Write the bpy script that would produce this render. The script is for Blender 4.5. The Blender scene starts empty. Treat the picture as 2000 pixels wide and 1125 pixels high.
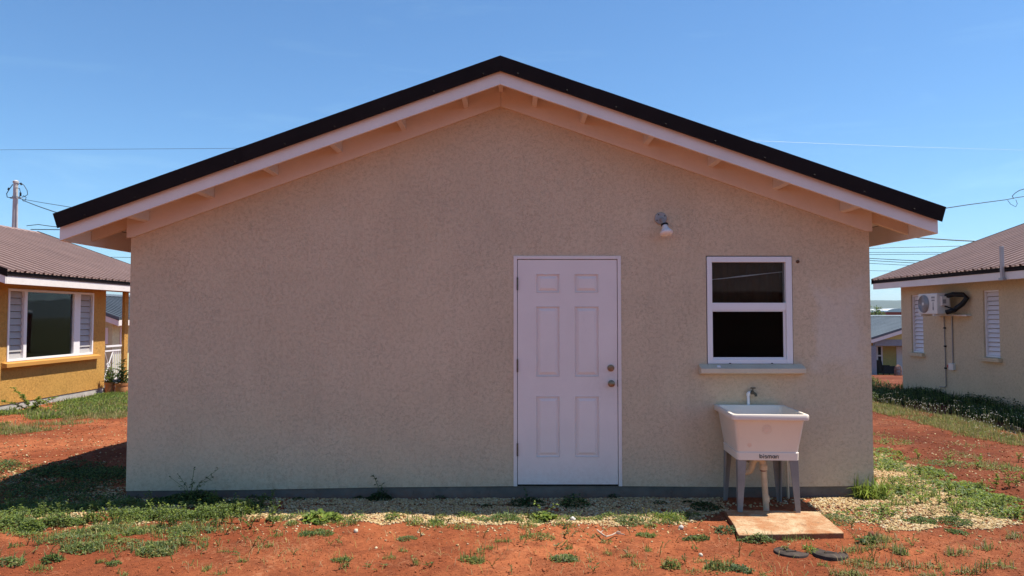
import bpy, math, random
import numpy as np
from mathutils import Vector, Matrix
random.seed(7)
RS = np.random.RandomState(11)
S = bpy.context.scene
COL = S.collection

# ------------------------------------------------------------------ camera
F = 1400.0                      # focal length in photo pixels (2000 wide)
TILT = math.atan(55.5 / F)      # slight upward tilt, horizon at y=618
CAMP = Vector((0.0, -6.42, 1.61))
cd = bpy.data.cameras.new('camera')
cam = bpy.data.objects.new('camera', cd)
COL.objects.link(cam)
cam.location = CAMP
cam.rotation_euler = (math.pi / 2 + TILT, 0, 0)
cd.sensor_width = 36.0
cd.lens = 36.0 * F / 2000.0
cd.clip_start = 0.05
cd.clip_end = 20000
S.camera = cam

# ------------------------------------------------------------------ light
SUN = Vector((0.457, 0.030, 1.0)).normalized()      # towards the sun
world = bpy.data.worlds.new('World')
S.world = world
world.use_nodes = True
wn = world.node_tree
bg = wn.nodes['Background']
sky = wn.nodes.new('ShaderNodeTexSky')
sky.sky_type = 'NISHITA'
sky.sun_disc = False
sky.sun_elevation = math.asin(SUN.z)
sky.sun_rotation = math.atan2(SUN.x, SUN.y)
sky.altitude = 0
sky.air_density = 1.0
sky.dust_density = 0.0
sky.ozone_density = 1.6
tint = wn.nodes.new('ShaderNodeMix'); tint.data_type = 'RGBA'; tint.blend_type = 'MULTIPLY'   # clear tropical air: the whole dome a little bluer
tint.inputs[0].default_value = 1.0
tint.inputs[7].default_value = (0.71, 1.08, 1.36, 1)
wn.links.new(sky.outputs[0], tint.inputs[6])
# very faint high cirrus all over the dome
wc = wn.nodes.new('ShaderNodeTexCoord'); wm = wn.nodes.new('ShaderNodeMapping'); wm.inputs['Scale'].default_value = (2.2, 2.2, 13.0)
wz = wn.nodes.new('ShaderNodeTexNoise'); wz.inputs['Scale'].default_value = 1.6; wz.inputs['Detail'].default_value = 7; wz.inputs['Roughness'].default_value = 0.62; wz.inputs['Distortion'].default_value = 0.5
wr = wn.nodes.new('ShaderNodeMapRange'); wr.inputs[1].default_value = 0.55; wr.inputs[2].default_value = 0.85; wr.inputs[3].default_value = 0.0; wr.inputs[4].default_value = 0.8
cir = wn.nodes.new('ShaderNodeMix'); cir.data_type = 'RGBA'; cir.blend_type = 'MULTIPLY'; cir.inputs[7].default_value = (1.5, 1.25, 1.06, 1)
wn.links.new(wc.outputs['Generated'], wm.inputs[0]); wn.links.new(wm.outputs[0], wz.inputs['Vector']); wn.links.new(wz.outputs['Fac'], wr.inputs[0])
wn.links.new(wr.outputs[0], cir.inputs[0]); wn.links.new(tint.outputs[2], cir.inputs[6])
wn.links.new(cir.outputs[2], bg.inputs[0])
bg.inputs[1].default_value = 0.075
sl = bpy.data.lights.new('sun', 'SUN')
sl.energy = 5.0
sl.angle = math.radians(0.5)
sl.color = (1.0, 0.94, 0.84)
so = bpy.data.objects.new('sun', sl)
COL.objects.link(so)
so.rotation_euler = SUN.to_track_quat('Z', 'Y').to_euler()
so.location = (6, 2, 12)
S.view_settings.view_transform = 'Standard'
S.view_settings.look = 'None'
S.view_settings.gamma = 1.0
S.view_settings.use_curve_mapping = False
S.view_settings.exposure = 0.72

# ------------------------------------------------------------------ helpers
CT, ST = math.cos(TILT), math.sin(TILT)
def ray(px, py):
    u = (px - 1000.0) / F
    v = (562.5 - py) / F
    return Vector((u, CT - v * ST, ST + v * CT))
def at(px, py, Y):
    """photo pixel -> point on the vertical plane y=Y"""
    d = ray(px, py)
    return CAMP + d * ((Y - CAMP.y) / d.y)
def gp(px, py, z=0.0):
    """photo pixel -> point on the level z"""
    d = ray(px, py)
    return CAMP + d * ((z - CAMP.z) / d.z)
def atx(px, py, X):
    """photo pixel -> point on the vertical plane x=X"""
    d = ray(px, py)
    return CAMP + d * ((X - CAMP.x) / d.x)

def tag(o, label=None, cat=None, group=None, kind=None):
    if label: o['label'] = label
    if cat: o['category'] = cat
    if group: o['group'] = group
    if kind: o['kind'] = kind
    return o
def thing(name, label, cat, loc=(0, 0, 0), rz=0.0, group=None):
    o = bpy.data.objects.new(name, None)
    o.empty_display_size = 0.1
    COL.objects.link(o)
    o.location = loc
    o.rotation_euler = (0, 0, rz)
    return tag(o, label, cat, group)

class MB:
    """mesh builder"""
    def __init__(s): s.v = []; s.f = []
    def poly(s, pts):
        i = len(s.v); s.v += [tuple(p) for p in pts]; s.f.append(tuple(range(i, i + len(pts)))); return s
    def box(s, a, b):
        x0, y0, z0 = (min(a[i], b[i]) for i in range(3)); x1, y1, z1 = (max(a[i], b[i]) for i in range(3))
        return s.hexa([(x0, y0, z0), (x1, y0, z0), (x1, y1, z0), (x0, y1, z0)], [(x0, y0, z1), (x1, y0, z1), (x1, y1, z1), (x0, y1, z1)])
    def hexa(s, lo, hi):
        i = len(s.v); s.v += [tuple(p) for p in lo] + [tuple(p) for p in hi]; n = len(lo)
        s.f.append(tuple(i + k for k in reversed(range(n)))); s.f.append(tuple(i + n + k for k in range(n)))
        for k in range(n):
            k2 = (k + 1) % n
            s.f.append((i + k, i + k2, i + n + k2, i + n + k))
        return s
    def prism(s, pts, off):
        """closed polygon pts extruded by vector off"""
        o = Vector(off); return s.hexa([Vector(p) for p in pts], [Vector(p) + o for p in pts])
    def tube(s, path, r, n=8, cap=True):
        path = [Vector(p) for p in path]; rr = r if isinstance(r, (list, tuple)) else [r] * len(path)
        base = len(s.v); up0 = None
        for k, p in enumerate(path):
            t = (path[min(k + 1, len(path) - 1)] - path[max(k - 1, 0)]).normalized()
            if up0 is None:
                up0 = Vector((0, 0, 1)) if abs(t.z) < 0.9 else Vector((1, 0, 0))
            a = t.cross(up0).normalized(); b = a.cross(t).normalized(); up0 = b
            for j in range(n):
                an = 2 * math.pi * j / n
                s.v.append(tuple(p + a * (rr[k] * math.cos(an)) + b * (rr[k] * math.sin(an))))
        for k in range(len(path) - 1):
            for j in range(n):
                j2 = (j + 1) % n
                s.f.append((base + k * n + j, base + k * n + j2, base + (k + 1) * n + j2, base + (k + 1) * n + j))
        if cap:
            s.f.append(tuple(base + j for j in reversed(range(n))))
            s.f.append(tuple(base + (len(path) - 1) * n + j for j in range(n)))
        return s
    def loft(s, rings, cap0=True, cap1=True):
        base = len(s.v); n = len(rings[0])
        for r in rings: s.v += [tuple(p) for p in r]
        for k in range(len(rings) - 1):
            for j in range(n):
                j2 = (j + 1) % n
                s.f.append((base + k * n + j, base + k * n + j2, base + (k + 1) * n + j2, base + (k + 1) * n + j))
        if cap0: s.f.append(tuple(base + j for j in reversed(range(n))))
        if cap1: s.f.append(tuple(base + (len(rings) - 1) * n + j for j in range(n)))
        return s
    def lathe(s, prof, c, axis, n=20):
        """prof: (radius, distance along axis)"""
        ax = Vector(axis).normalized(); a = ax.orthogonal().normalized(); b = ax.cross(a)
        c = Vector(c)
        rings = [[c + ax * h + a * (r * math.cos(2 * math.pi * j / n)) + b * (r * math.sin(2 * math.pi * j / n)) for j in range(n)] for r, h in prof]
        return s.loft(rings)
    def build(s, name, mat, parent=None, bevel=0.0, smooth=None, local=False, label=None, fix=True):
        me = bpy.data.meshes.new(name)
        off = Vector((0, 0, 0))
        if parent is not None and not local:
            r = parent
            while r.parent: r = r.parent
            off = r.location
        me.from_pydata([(x - off.x, y - off.y, z - off.z) for x, y, z in s.v], [], s.f)
        me.materials.append(mat)
        if fix:
            import bmesh
            bm = bmesh.new(); bm.from_mesh(me); bmesh.ops.recalc_face_normals(bm, faces=bm.faces); bm.to_mesh(me); bm.free()
        if smooth is not None:
            me.polygons.foreach_set('use_smooth', [True] * len(me.polygons))
            me.set_sharp_from_angle(angle=math.radians(smooth))
        me.update()
        o = bpy.data.objects.new(name, me)
        COL.objects.link(o)
        if parent is not None: o.parent = parent
        if bevel:
            m = o.modifiers.new('bevel', 'BEVEL'); m.width = bevel; m.segments = 2; m.limit_method = 'ANGLE'; m.angle_limit = math.radians(40)
        if label: o['label'] = label
        return o

def inst(o, parent, loc, name=None):
    """copy of a part sharing its mesh"""
    c = o.copy(); COL.objects.link(c); c.parent = parent; c.location = loc
    return c

def sheet_with_holes(mb, P, us, zs, holes, reveal):
    """P(u,z,d) maps to space; us, zs = extents; holes = (u0,u1,z0,z1); reveal depth"""
    U = sorted(set([us[0], us[1]] + [h[0] for h in holes] + [h[1] for h in holes]))
    Z = sorted(set([zs[0], zs[1]] + [h[2] for h in holes] + [h[3] for h in holes]))
    for i in range(len(U) - 1):
        for j in range(len(Z) - 1):
            cu, cz = (U[i] + U[i + 1]) / 2, (Z[j] + Z[j + 1]) / 2
            if any(h[0] < cu < h[1] and h[2] < cz < h[3] for h in holes): continue
            mb.poly([P(U[i], Z[j], 0), P(U[i + 1], Z[j], 0), P(U[i + 1], Z[j + 1], 0), P(U[i], Z[j + 1], 0)])
    for u0, u1, z0, z1 in holes:
        c = [(u0, z0), (u1, z0), (u1, z1), (u0, z1)]
        for k in range(4):
            a, b = c[k], c[(k + 1) % 4]
            mb.poly([P(a[0], a[1], 0), P(b[0], b[1], 0), P(b[0], b[1], reveal), P(a[0], a[1], reveal)])

# ------------------------------------------------------------------ materials
class NT:
    def __init__(s, name):
        m = bpy.data.materials.new(name); m.use_nodes = True
        s.m = m; s.t = m.node_tree; s.bsdf = s.t.nodes['Principled BSDF']; s.out = s.t.nodes['Material Output']
        s.co = s.t.nodes.new('ShaderNodeTexCoord')
    def n(s, typ, **kw):
        nd = s.t.nodes.new(typ)
        for k, v in kw.items(): setattr(nd, k, v)
        return nd
    def L(s, a, b): s.t.links.new(a, b)
    def noise(s, scale, detail=4, rough=0.55, dist=0.0, vec=None, stretch=None):
        nd = s.n('ShaderNodeTexNoise')
        nd.inputs['Scale'].default_value = scale; nd.inputs['Detail'].default_value = detail
        nd.inputs['Roughness'].default_value = rough; nd.inputs['Distortion'].default_value = dist
        v = vec or s.co.outputs['Object']
        if stretch:
            mp = s.n('ShaderNodeMapping'); mp.inputs['Scale'].default_value = stretch; s.L(v, mp.inputs[0]); v = mp.outputs[0]
        s.L(v, nd.inputs['Vector'])
        return nd.outputs['Fac']
    def vor(s, scale, feature='F1', out='Distance'):
        nd = s.n('ShaderNodeTexVoronoi'); nd.feature = feature; nd.inputs['Scale'].default_value = scale
        s.L(s.co.outputs['Object'], nd.inputs['Vector']); return nd.outputs[out]
    def ramp(s, fac, stops):
        r = s.n('ShaderNodeValToRGB'); el = r.color_ramp.elements
        while len(el) < len(stops): el.new(0.5)
        for e, (p, c) in zip(el, stops):
            e.position = p; e.color = (c, c, c, 1) if isinstance(c, (int, float)) else (*c, 1)
        s.L(fac, r.inputs[0]); return r.outputs[0]
    def mix(s, fac, a, b, mode='MIX'):
        x = s.n('ShaderNodeMix'); x.data_type = 'RGBA'; x.blend_type = mode
        for sock, val in ((x.inputs[0], fac), (x.inputs[6], a), (x.inputs[7], b)):
            if isinstance(val, (int, float)): sock.default_value = val if sock.type == 'VALUE' else (val, val, val, 1)
            elif isinstance(val, tuple): sock.default_value = (*val, 1)
            else: s.L(val, sock)
        return x.outputs[2]
    def math(s, op, a, b=0.0):
        x = s.n('ShaderNodeMath'); x.operation = op
        for sock, val in ((x.inputs[0], a), (x.inputs[1], b)):
            if isinstance(val, (int, float)): sock.default_value = val
            else: s.L(val, sock)
        return x.outputs[0]
    def bump(s, h, strength=0.5, dist=0.01, prev=None):
        b = s.n('ShaderNodeBump'); b.inputs['Strength'].default_value = strength; b.inputs['Distance'].default_value = dist
        s.L(h, b.inputs['Height'])
        if prev: s.L(prev, b.inputs['Normal'])
        return b.outputs[0]
    def done(s, col=None, rough=0.6, normal=None, metal=0.0, spec=0.5):
        b = s.bsdf
        if col is not None:
            if isinstance(col, tuple): b.inputs['Base Color'].default_value = (*col, 1)
            else: s.L(col, b.inputs['Base Color'])
        if isinstance(rough, (int, float)): b.inputs['Roughness'].default_value = rough
        else: s.L(rough, b.inputs['Roughness'])
        b.inputs['Metallic'].default_value = metal
        b.inputs['Specular IOR Level'].default_value = spec
        if normal: s.L(normal, b.inputs['Normal'])
        return s.m

def mul(c, k): return tuple(x * k for x in c)

def m_stucco(name, col, scale=1.0, relief=1.0, foot=None):
    t = NT(name)
    # worm-like trowel grooves: the contour lines of a noise, broken up by a second noise
    nz = t.noise(40 * scale, 2, 0.5, 1.1)
    line = t.math('ABSOLUTE', t.math('SUBTRACT', nz, 0.5))
    nz2 = t.noise(52 * scale, 1.5, 0.5, 1.6, stretch=(0.6, 1.0, 1.0))
    line2 = t.math('ABSOLUTE', t.math('SUBTRACT', nz2, 0.52))
    brk = t.ramp(t.noise(26 * scale, 2, 0.5), [(0.44, 0.0), (0.58, 1.0)])
    brk2 = t.ramp(t.noise(31 * scale, 2, 0.5, 0.4), [(0.46, 0.0), (0.60, 1.0)])
    g1 = t.math('MULTIPLY', t.ramp(line, [(0.0, 1.0), (0.065, 0.0)]), brk)
    g2 = t.math('MULTIPLY', t.ramp(line2, [(0.0, 1.0), (0.065, 0.0)]), brk2)
    groove = t.math('MULTIPLY', t.math('MAXIMUM', g1, g2), t.ramp(t.noise(3.5, 4, 0.65), [(0.36, 0.6), (0.62, 1.0)]))
    grain = t.noise(160 * scale, 3, 0.7)
    mott = t.noise(1.1, 5, 0.6, 0.6)
    fine = t.noise(48 * scale, 4, 0.7)
    c = t.mix(t.ramp(mott, [(0.35, 0.0), (0.7, 1.0)]), mul(col, 0.93), mul(col, 1.05))
    c = t.mix(t.ramp(fine, [(0.35, 0.0), (0.65, 1.0)]), t.mix(1.0, c, 0.955, 'MULTIPLY'), c)
    c = t.mix(t.math('MULTIPLY', groove, 0.40), c, mul(col, 0.30))  # groove shade painted in on top of the bump, plus a little dirt
    # splashed red soil and runs near the ground
    if foot:
        sep = t.n('ShaderNodeSeparateXYZ'); t.L(t.co.outputs['Object'], sep.inputs[0])
        hz = t.math('ADD', sep.outputs['Z'], t.math('MULTIPLY', t.noise(3.0, 4, 0.6), 0.22))
        fm = t.math('MULTIPLY', t.ramp(hz, [(0.16, 1.0), (0.36, 0.0)]), t.ramp(t.noise(14, 4, 0.7), [(0.42, 0.0), (0.66, 1.0)]))
        c = t.mix(t.math('MULTIPLY', fm, 0.35), c, foot)
    # repaired, paler patch and long faint stains
    if foot:
        sx = t.math('ABSOLUTE', t.math('SUBTRACT', sep.outputs['X'], 2.92)); sz = t.math('ABSOLUTE', t.math('SUBTRACT', sep.outputs['Z'], 1.52))
        dd = t.math('ADD', t.math('MAXIMUM', t.math('MULTIPLY', sx, 1.6), sz), t.math('MULTIPLY', t.math('SUBTRACT', t.noise(3.2, 4, 0.6, 0.5), 0.5), 0.5))
        c = t.mix(t.math('MULTIPLY', t.ramp(dd, [(0.26, 1.0), (0.40, 0.0)]), 0.45), c, (0.66, 0.60, 0.51))
        st = t.noise(2.4, 5, 0.65, 0.3, stretch=(2.2, 1.0, 0.22))
        c = t.mix(t.math('MULTIPLY', t.ramp(st, [(0.54, 0.0), (0.74, 1.0)]), 0.22), c, mul(col, 0.66))
        st2 = t.noise(0.8, 4, 0.6, 0.8)
        c = t.mix(t.math('MULTIPLY', t.ramp(st2, [(0.48, 0.0), (0.70, 1.0)]), 0.35), c, (col[0] * 1.0, col[1] * 0.95, col[2] * 0.88))
    # specks
    vs = t.vor(5.5 * scale)
    c = t.mix(t.math('MULTIPLY', t.ramp(vs, [(0.0, 1.0), (0.035, 0.0)]), 0.5), c, mul(col, 0.15))
    h = t.math('ADD', t.math('MULTIPLY', grain, 0.5), t.math('ADD', t.math('MULTIPLY', fine, 0.45), t.math('MULTIPLY', groove, -0.8)))
    nb = t.bump(h, 0.40 * relief, 0.010)
    return t.done(c, 0.9, nb, spec=0.15)

def m_paint(name, col, rough=0.5, dirt=0.10, grain=False, dirtcol=None, spec=0.35):
    t = NT(name)
    n1 = t.noise(3.0, 5, 0.65); n2 = t.noise(40, 4, 0.7)
    c = t.mix(t.ramp(n1, [(0.35, 0.0), (0.75, 1.0)]), col, mul(col, 1 - dirt))
    c = t.mix(t.math('MULTIPLY', t.ramp(n2, [(0.58, 0.0), (0.72, 1.0)]), dirt * 2), c, dirtcol or mul(col, 0.55))
    if grain:
        g = t.noise(18, 4, 0.6, 0.2, stretch=(0.08, 1.0, 1.0))
        nb = t.bump(g, 0.35, 0.004)
        c = t.mix(t.math('MULTIPLY', t.ramp(g, [(0.5, 0.0), (0.75, 1.0)]), 0.12), c, mul(col, 0.7))
    else:
        nb = t.bump(n2, 0.12, 0.002)
    return t.done(c, rough, nb, spec=spec)

def m_flat(name, col, rough=0.6, metal=0.0, var=0.12, scale=12, bump=0.1, spec=0.5):
    t = NT(name)
    n1 = t.noise(scale, 5, 0.65)
    c = t.mix(t.ramp(n1, [(0.3, 0.0), (0.7, 1.0)]), mul(col, 1 - var), mul(col, 1 + var))
    return t.done(c, rough, t.bump(n1, bump, 0.004), metal, spec)

def m_tint(name, rough=0.6, spec=0.3, transl=0.0, var=0.15, bump=0.0):
    t = NT(name)
    a = t.n('ShaderNodeAttribute'); a.attribute_name = 'tint'
    c = a.outputs['Color']
    n1 = t.noise(60, 3, 0.6)
    c = t.mix(t.ramp(n1, [(0.3, 0.0), (0.7, 1.0)]), t.mix(1.0, c, 1 - var, 'MULTIPLY'), c)
    nb = t.bump(n1, bump, 0.004) if bump else None
    t.done(c, rough, nb, spec=spec)
    if transl:
        tr = t.n('ShaderNodeBsdfTranslucent'); t.L(c, tr.inputs['Color'])
        mx = t.n('ShaderNodeMixShader'); mx.inputs[0].default_value = transl
        t.L(t.bsdf.outputs[0], mx.inputs[1]); t.L(tr.outputs[0], mx.inputs[2]); t.L(mx.outputs[0], t.out.inputs[0])
    return t.m

def m_glass(name, tint=(0.9, 0.92, 0.92), clear=1.0):
    t = NT(name)
    gl = t.n('ShaderNodeBsdfGlossy'); gl.inputs['Roughness'].default_value = 0.015
    tr = t.n('ShaderNodeBsdfTransparent'); tr.inputs['Color'].default_value = (*mul(tint, clear), 1)
    fr = t.n('ShaderNodeFresnel'); fr.inputs['IOR'].default_value = 1.5
    wv = t.noise(1.4, 2, 0.5); nb = t.bump(wv, 0.06, 0.02)
    t.L(nb, gl.inputs['Normal'])
    mx = t.n('ShaderNodeMixShader'); t.L(fr.outputs[0], mx.inputs[0]); t.L(tr.outputs[0], mx.inputs[1]); t.L(gl.outputs[0], mx.inputs[2])
    t.L(mx.outputs[0], t.out.inputs[0])
    return t.m

def m_soil():  # dark red on the right-hand lot, brighter orange elsewhere
    t = NT('red_soil')
    n1 = t.noise(0.55, 6, 0.62, 0.4); n2 = t.noise(4.5, 6, 0.68, 0.5); n3 = t.noise(38, 6, 0.75); n4 = t.noise(170, 3, 0.7)
    c = t.mix(t.ramp(n1, [(0.40, 0.0), (0.60, 1.0)]), (0.225, 0.060, 0.025), (0.405, 0.130, 0.054))
    c = t.mix(t.ramp(n2, [(0.46, 0.0), (0.66, 0.75)]), c, (0.170, 0.050, 0.024))
    c = t.mix(t.ramp(n3, [(0.35, 0.0), (0.70, 1.0)]), t.mix(1.0, c, 0.66, 'MULTIPLY'), t.mix(1.0, c, 1.13, 'MULTIPLY'))
    sp0 = t.n('ShaderNodeSeparateXYZ'); t.L(t.co.outputs['Object'], sp0.inputs[0])
    lot = t.ramp(t.math('ADD', t.math('MULTIPLY', sp0.outputs['X'], 0.1), t.math('MULTIPLY', n1, 0.25)), [(0.36, 0.0), (0.60, 1.0)])
    c = t.mix(lot, c, t.mix(1.0, c, (0.60, 0.60, 0.72), 'MULTIPLY'))
    # faint dry-grass and marl dust in drifts
    n5 = t.noise(1.7, 6, 0.7, 0.8)
    c = t.mix(t.math('MULTIPLY', t.ramp(n5, [(0.52, 0.0), (0.70, 1.0)]), t.ramp(n3, [(0.48, 0.0), (0.62, 0.5)])), c, (0.40, 0.235, 0.13))
    # beyond the yard the ground is green and dry
    sep = t.n('ShaderNodeSeparateXYZ'); t.L(t.co.outputs['Object'], sep.inputs[0])
    far = t.ramp(t.math('MULTIPLY', sep.outputs['Y'], 0.01), [(0.36, 0.0), (0.60, 1.0)])
    c = t.mix(far, c, (0.085, 0.085, 0.035))
    h = t.math('ADD', t.math('MULTIPLY', n3, 1.0), t.math('ADD', t.math('MULTIPLY', n4, 0.35), t.math('MULTIPLY', n2, 1.4)))
    return t.done(c, 0.95, t.bump(h, 0.85, 0.016), spec=0.08)

def m_roofmetal(name, col):
    t = NT(name)
    n1 = t.noise(1.2, 5, 0.6); n2 = t.noise(25, 4, 0.7); n3 = t.noise(3, 5, 0.7, stretch=(0.25, 1.0, 0.25))
    c = t.mix(t.ramp(n1, [(0.3, 0.0), (0.7, 1.0)]), mul(col, 0.88), mul(col, 1.1))
    c = t.mix(t.ramp(n3, [(0.5, 0.0), (0.7, 0.4)]), c, mul(col, 0.7))
    c = t.mix(t.ramp(n2, [(0.6, 0.0), (0.75, 0.4)]), c, mul(col, 1.35))
    return t.done(c, 0.5, t.bump(n2, 0.06, 0.002), spec=0.3)

M = {}
M['stucco_cream'] = m_stucco('cream_stucco', (0.635, 0.505, 0.350), 1.15, 1.0, (0.34, 0.15, 0.07))
M['stucco_ochre'] = m_stucco('ochre_stucco', (0.56, 0.305, 0.080), 0.8, 1.8)
M['stucco_buff'] = m_stucco('buff_stucco', (0.62, 0.53, 0.36), 0.8, 0.8)
M['plinth'] = m_flat('painted_concrete', (0.150, 0.135, 0.118), 0.85, var=0.25, scale=5, bump=0.3, spec=0.1)
def m_plinth():
    t = NT('soil_splashed_concrete'); col = (0.150, 0.135, 0.118)
    sep = t.n('ShaderNodeSeparateXYZ'); t.L(t.co.outputs['Object'], sep.inputs[0])
    n1 = t.noise(5, 5, 0.65); n2 = t.noise(38, 5, 0.75); n3 = t.noise(2.6, 5, 0.7)
    c = t.mix(t.ramp(n1, [(0.3, 0.0), (0.7, 1.0)]), mul(col, 0.72), mul(col, 1.2))
    hz_ = t.math('ADD', sep.outputs['Z'], t.math('MULTIPLY', n3, -0.16))
    low = t.math('MULTIPLY', t.ramp(t.math('ADD', hz_, 0.5), [(0.40, 1.0), (0.50, 0.0)]), t.ramp(n2, [(0.36, 0.2), (0.60, 1.0)]))
    c = t.mix(t.math('MULTIPLY', low, 0.75), c, (0.24, 0.09, 0.045))
    c = t.mix(t.math('MULTIPLY', t.ramp(t.noise(13, 5, 0.7), [(0.60, 0.0), (0.68, 1.0)]), 0.4), c, (0.055, 0.05, 0.045))
    return t.done(c, 0.9, t.bump(n2, 0.4, 0.006), spec=0.1)
M['plinth'] = m_plinth()
M['plinth_pale'] = m_flat('pale_concrete', (0.40, 0.40, 0.37), 0.9, var=0.2, scale=5, bump=0.3, spec=0.1)
M['white_wood'] = m_paint('white_painted_board', (0.78, 0.72, 0.67), 0.45, 0.10, True)
M['soffit'] = m_paint('white_painted_plywood', (0.72, 0.64, 0.57), 0.65, 0.10, True)
M['rawboard'] = m_paint('thinly_painted_plywood', (0.66, 0.54, 0.43), 0.65, 0.12, True)
M['door'] = m_paint('door_white_enamel', (0.78, 0.70, 0.655), 0.38, 0.05)
def m_door():
    t = NT('door_enamel_scuffed'); col = (0.78, 0.70, 0.655)
    sep = t.n('ShaderNodeSeparateXYZ'); t.L(t.co.outputs['Object'], sep.inputs[0])
    n1 = t.noise(2.2, 5, 0.65); n2 = t.noise(26, 5, 0.75); n3 = t.noise(9, 5, 0.7, stretch=(1.0, 1.0, 0.25))
    c = t.mix(t.ramp(n1, [(0.35, 0.0), (0.7, 1.0)]), col, mul(col, 0.93))
    low = t.math('MULTIPLY', t.ramp(t.math('ADD', sep.outputs['Z'], t.math('MULTIPLY', n3, 0.35)), [(0.20, 1.0), (0.55, 0.0)]), t.ramp(n2, [(0.40, 0.0), (0.65, 1.0)]))
    c = t.mix(t.math('MULTIPLY', low, 0.30), c, (0.42, 0.25, 0.17))
    kx = t.math('SUBTRACT', sep.outputs['X'], 0.86); kz = t.math('SUBTRACT', sep.outputs['Z'], 1.03)
    kd = t.math('SQRT', t.math('ADD', t.math('MULTIPLY', kx, kx), t.math('MULTIPLY', kz, kz)))
    hand = t.math('MULTIPLY', t.ramp(kd, [(0.05, 1.0), (0.26, 0.0)]), t.ramp(n2, [(0.35, 0.2), (0.62, 1.0)]))
    c = t.mix(t.math('MULTIPLY', hand, 0.20), c, (0.36, 0.28, 0.22))
    c = t.mix(t.math('MULTIPLY', t.ramp(n3, [(0.63, 0.0), (0.72, 1.0)]), 0.16), c, (0.40, 0.33, 0.28))
    return t.done(c, 0.4, t.bump(t.noise(30, 4, 0.6, stretch=(6.0, 1.0, 0.4)), 0.08, 0.002), spec=0.35)
M['door'] = m_door()
M['vinyl'] = m_paint('white_vinyl', (0.78, 0.765, 0.765), 0.35, 0.03)
M['black_trim'] = m_flat('black_coated_metal', (0.014, 0.0085, 0.0075), 0.65, var=0.25, scale=4, bump=0.05, spec=0.10)
M['roof_brown'] = m_roofmetal('brown_ribbed_metal', (0.305, 0.200, 0.165))
M['roof_grey'] = m_roofmetal('slate_grey_metal', (0.105, 0.120, 0.135))
M['roof_pale'] = m_roofmetal('pale_grey_metal', (0.22, 0.245, 0.255))
M['tub'] = m_paint('white_moulded_plastic', (0.78, 0.69, 0.585), 0.4, 0.06, spec=0.3)
M['grey_plastic'] = m_flat('grey_leg_plastic', (0.22, 0.198, 0.182), 0.55, var=0.15, scale=8)
M['pvc'] = m_flat('cream_pvc', (0.60, 0.44, 0.28), 0.5, var=0.2, scale=14)
M['stain'] = m_flat('orange_stain', (0.75, 0.585, 0.455), 0.5, var=0.10, scale=30, bump=0.0)
M['redglue'] = m_flat('dark_red_primer', (0.16, 0.03, 0.02), 0.5)
M['ink'] = m_flat('black_print', (0.012, 0.012, 0.012), 0.5, bump=0)
M['brass'] = m_flat('weathered_brass', (0.26, 0.19, 0.12), 0.38, 0.9, var=0.3, scale=40)
M['brassdark'] = m_flat('tarnished_brass', (0.10, 0.085, 0.06), 0.45, 0.7, var=0.3, scale=40)
M['steel'] = m_flat('galvanised_metal', (0.36, 0.36, 0.36), 0.5, 0.5, var=0.15, scale=25)
M['lampgrey'] = m_flat('grey_cast_metal', (0.33, 0.32, 0.31), 0.55, 0.2, var=0.12, scale=40)
M['bulb'] = m_paint('frosted_white_glass', (0.78, 0.76, 0.73), 0.3, 0.02)
M['glass'] = m_glass('window_glass')
M['screen'] = m_glass('insect_mesh', (0.42, 0.42, 0.42), 1.0)
M['dark'] = m_flat('black_rubber', (0.010, 0.010, 0.011), 0.6, spec=0.3)
M['gap'] = m_flat('dark_gap', (0.012, 0.010, 0.010), 0.9, spec=0.0)  # near-black, puts the darkness of narrow gaps into the colour
M['cloth'] = m_flat('brown_cloth', (0.085, 0.048, 0.028), 0.95, var=0.3, scale=3, spec=0.05)  # brown of the pane's reflection, given to an added cloth
M['room'] = m_flat('unlit_room_wall', (0.04, 0.034, 0.03), 0.95, spec=0.0)  # near-black: shade of the unlit interiors is put into the colour
M['slab'] = None
M['lid'] = m_flat('charcoal_plastic', (0.050, 0.038, 0.032), 0.85, var=0.6, scale=9, bump=0.3, spec=0.2)
M['leaf'] = m_tint('weed_leaves', 0.55, 0.3, 0.45)
M['straw'] = m_tint('dry_stems', 0.8, 0.1, 0.15)
M['stone'] = m_tint('limestone_chips', 0.85, 0.15, 0.0, 0.25, 0.3)
M['clod'] = m_tint('soil_clods', 0.95, 0.05, 0.0, 0.3, 0.4)
M['terracotta'] = m_flat('terracotta', (0.42, 0.185, 0.070), 0.8, var=0.15, scale=8)
M['slat'] = m_paint('white_louvre_blade', (0.70, 0.70, 0.72), 0.4, 0.04)
M['slatglass'] = m_paint('grey_louvre_blade', (0.40, 0.38, 0.36), 0.5, 0.05)
M['ac'] = m_paint('ivory_enamel_case', (0.70, 0.68, 0.62), 0.4, 0.05)
M['acgrey'] = m_flat('grey_fan_guard', (0.26, 0.255, 0.25), 0.5, var=0.05)
M['wire'] = m_flat('black_cable', (0.015, 0.015, 0.016), 0.6)
M['wiregrey'] = m_flat('bare_aluminium_cable', (0.34, 0.36, 0.38), 0.5, 0.3)
M['pole'] = m_flat('pale_concrete_pole', (0.46, 0.44, 0.42), 0.8, var=0.1, scale=3)
M['yellow'] = m_flat('yellow_render', (0.52, 0.44, 0.15), 0.9)
M['farcream'] = m_flat('pale_green_render', (0.58, 0.60, 0.36), 0.9)
M['bluegrey'] = m_flat('blue_grey_paint', (0.23, 0.245, 0.265), 0.8)
M['wicker'] = m_flat('brown_wicker', (0.26, 0.14, 0.10), 0.8)
M['red'] = m_flat('red_paint', (0.38, 0.05, 0.035), 0.5)
M['barrel'] = m_flat('pale_sheet_roof', (0.60, 0.62, 0.63), 0.5)
M['bark'] = m_flat('bark', (0.10, 0.07, 0.05), 0.9)
M['soil'] = m_soil()
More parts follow.
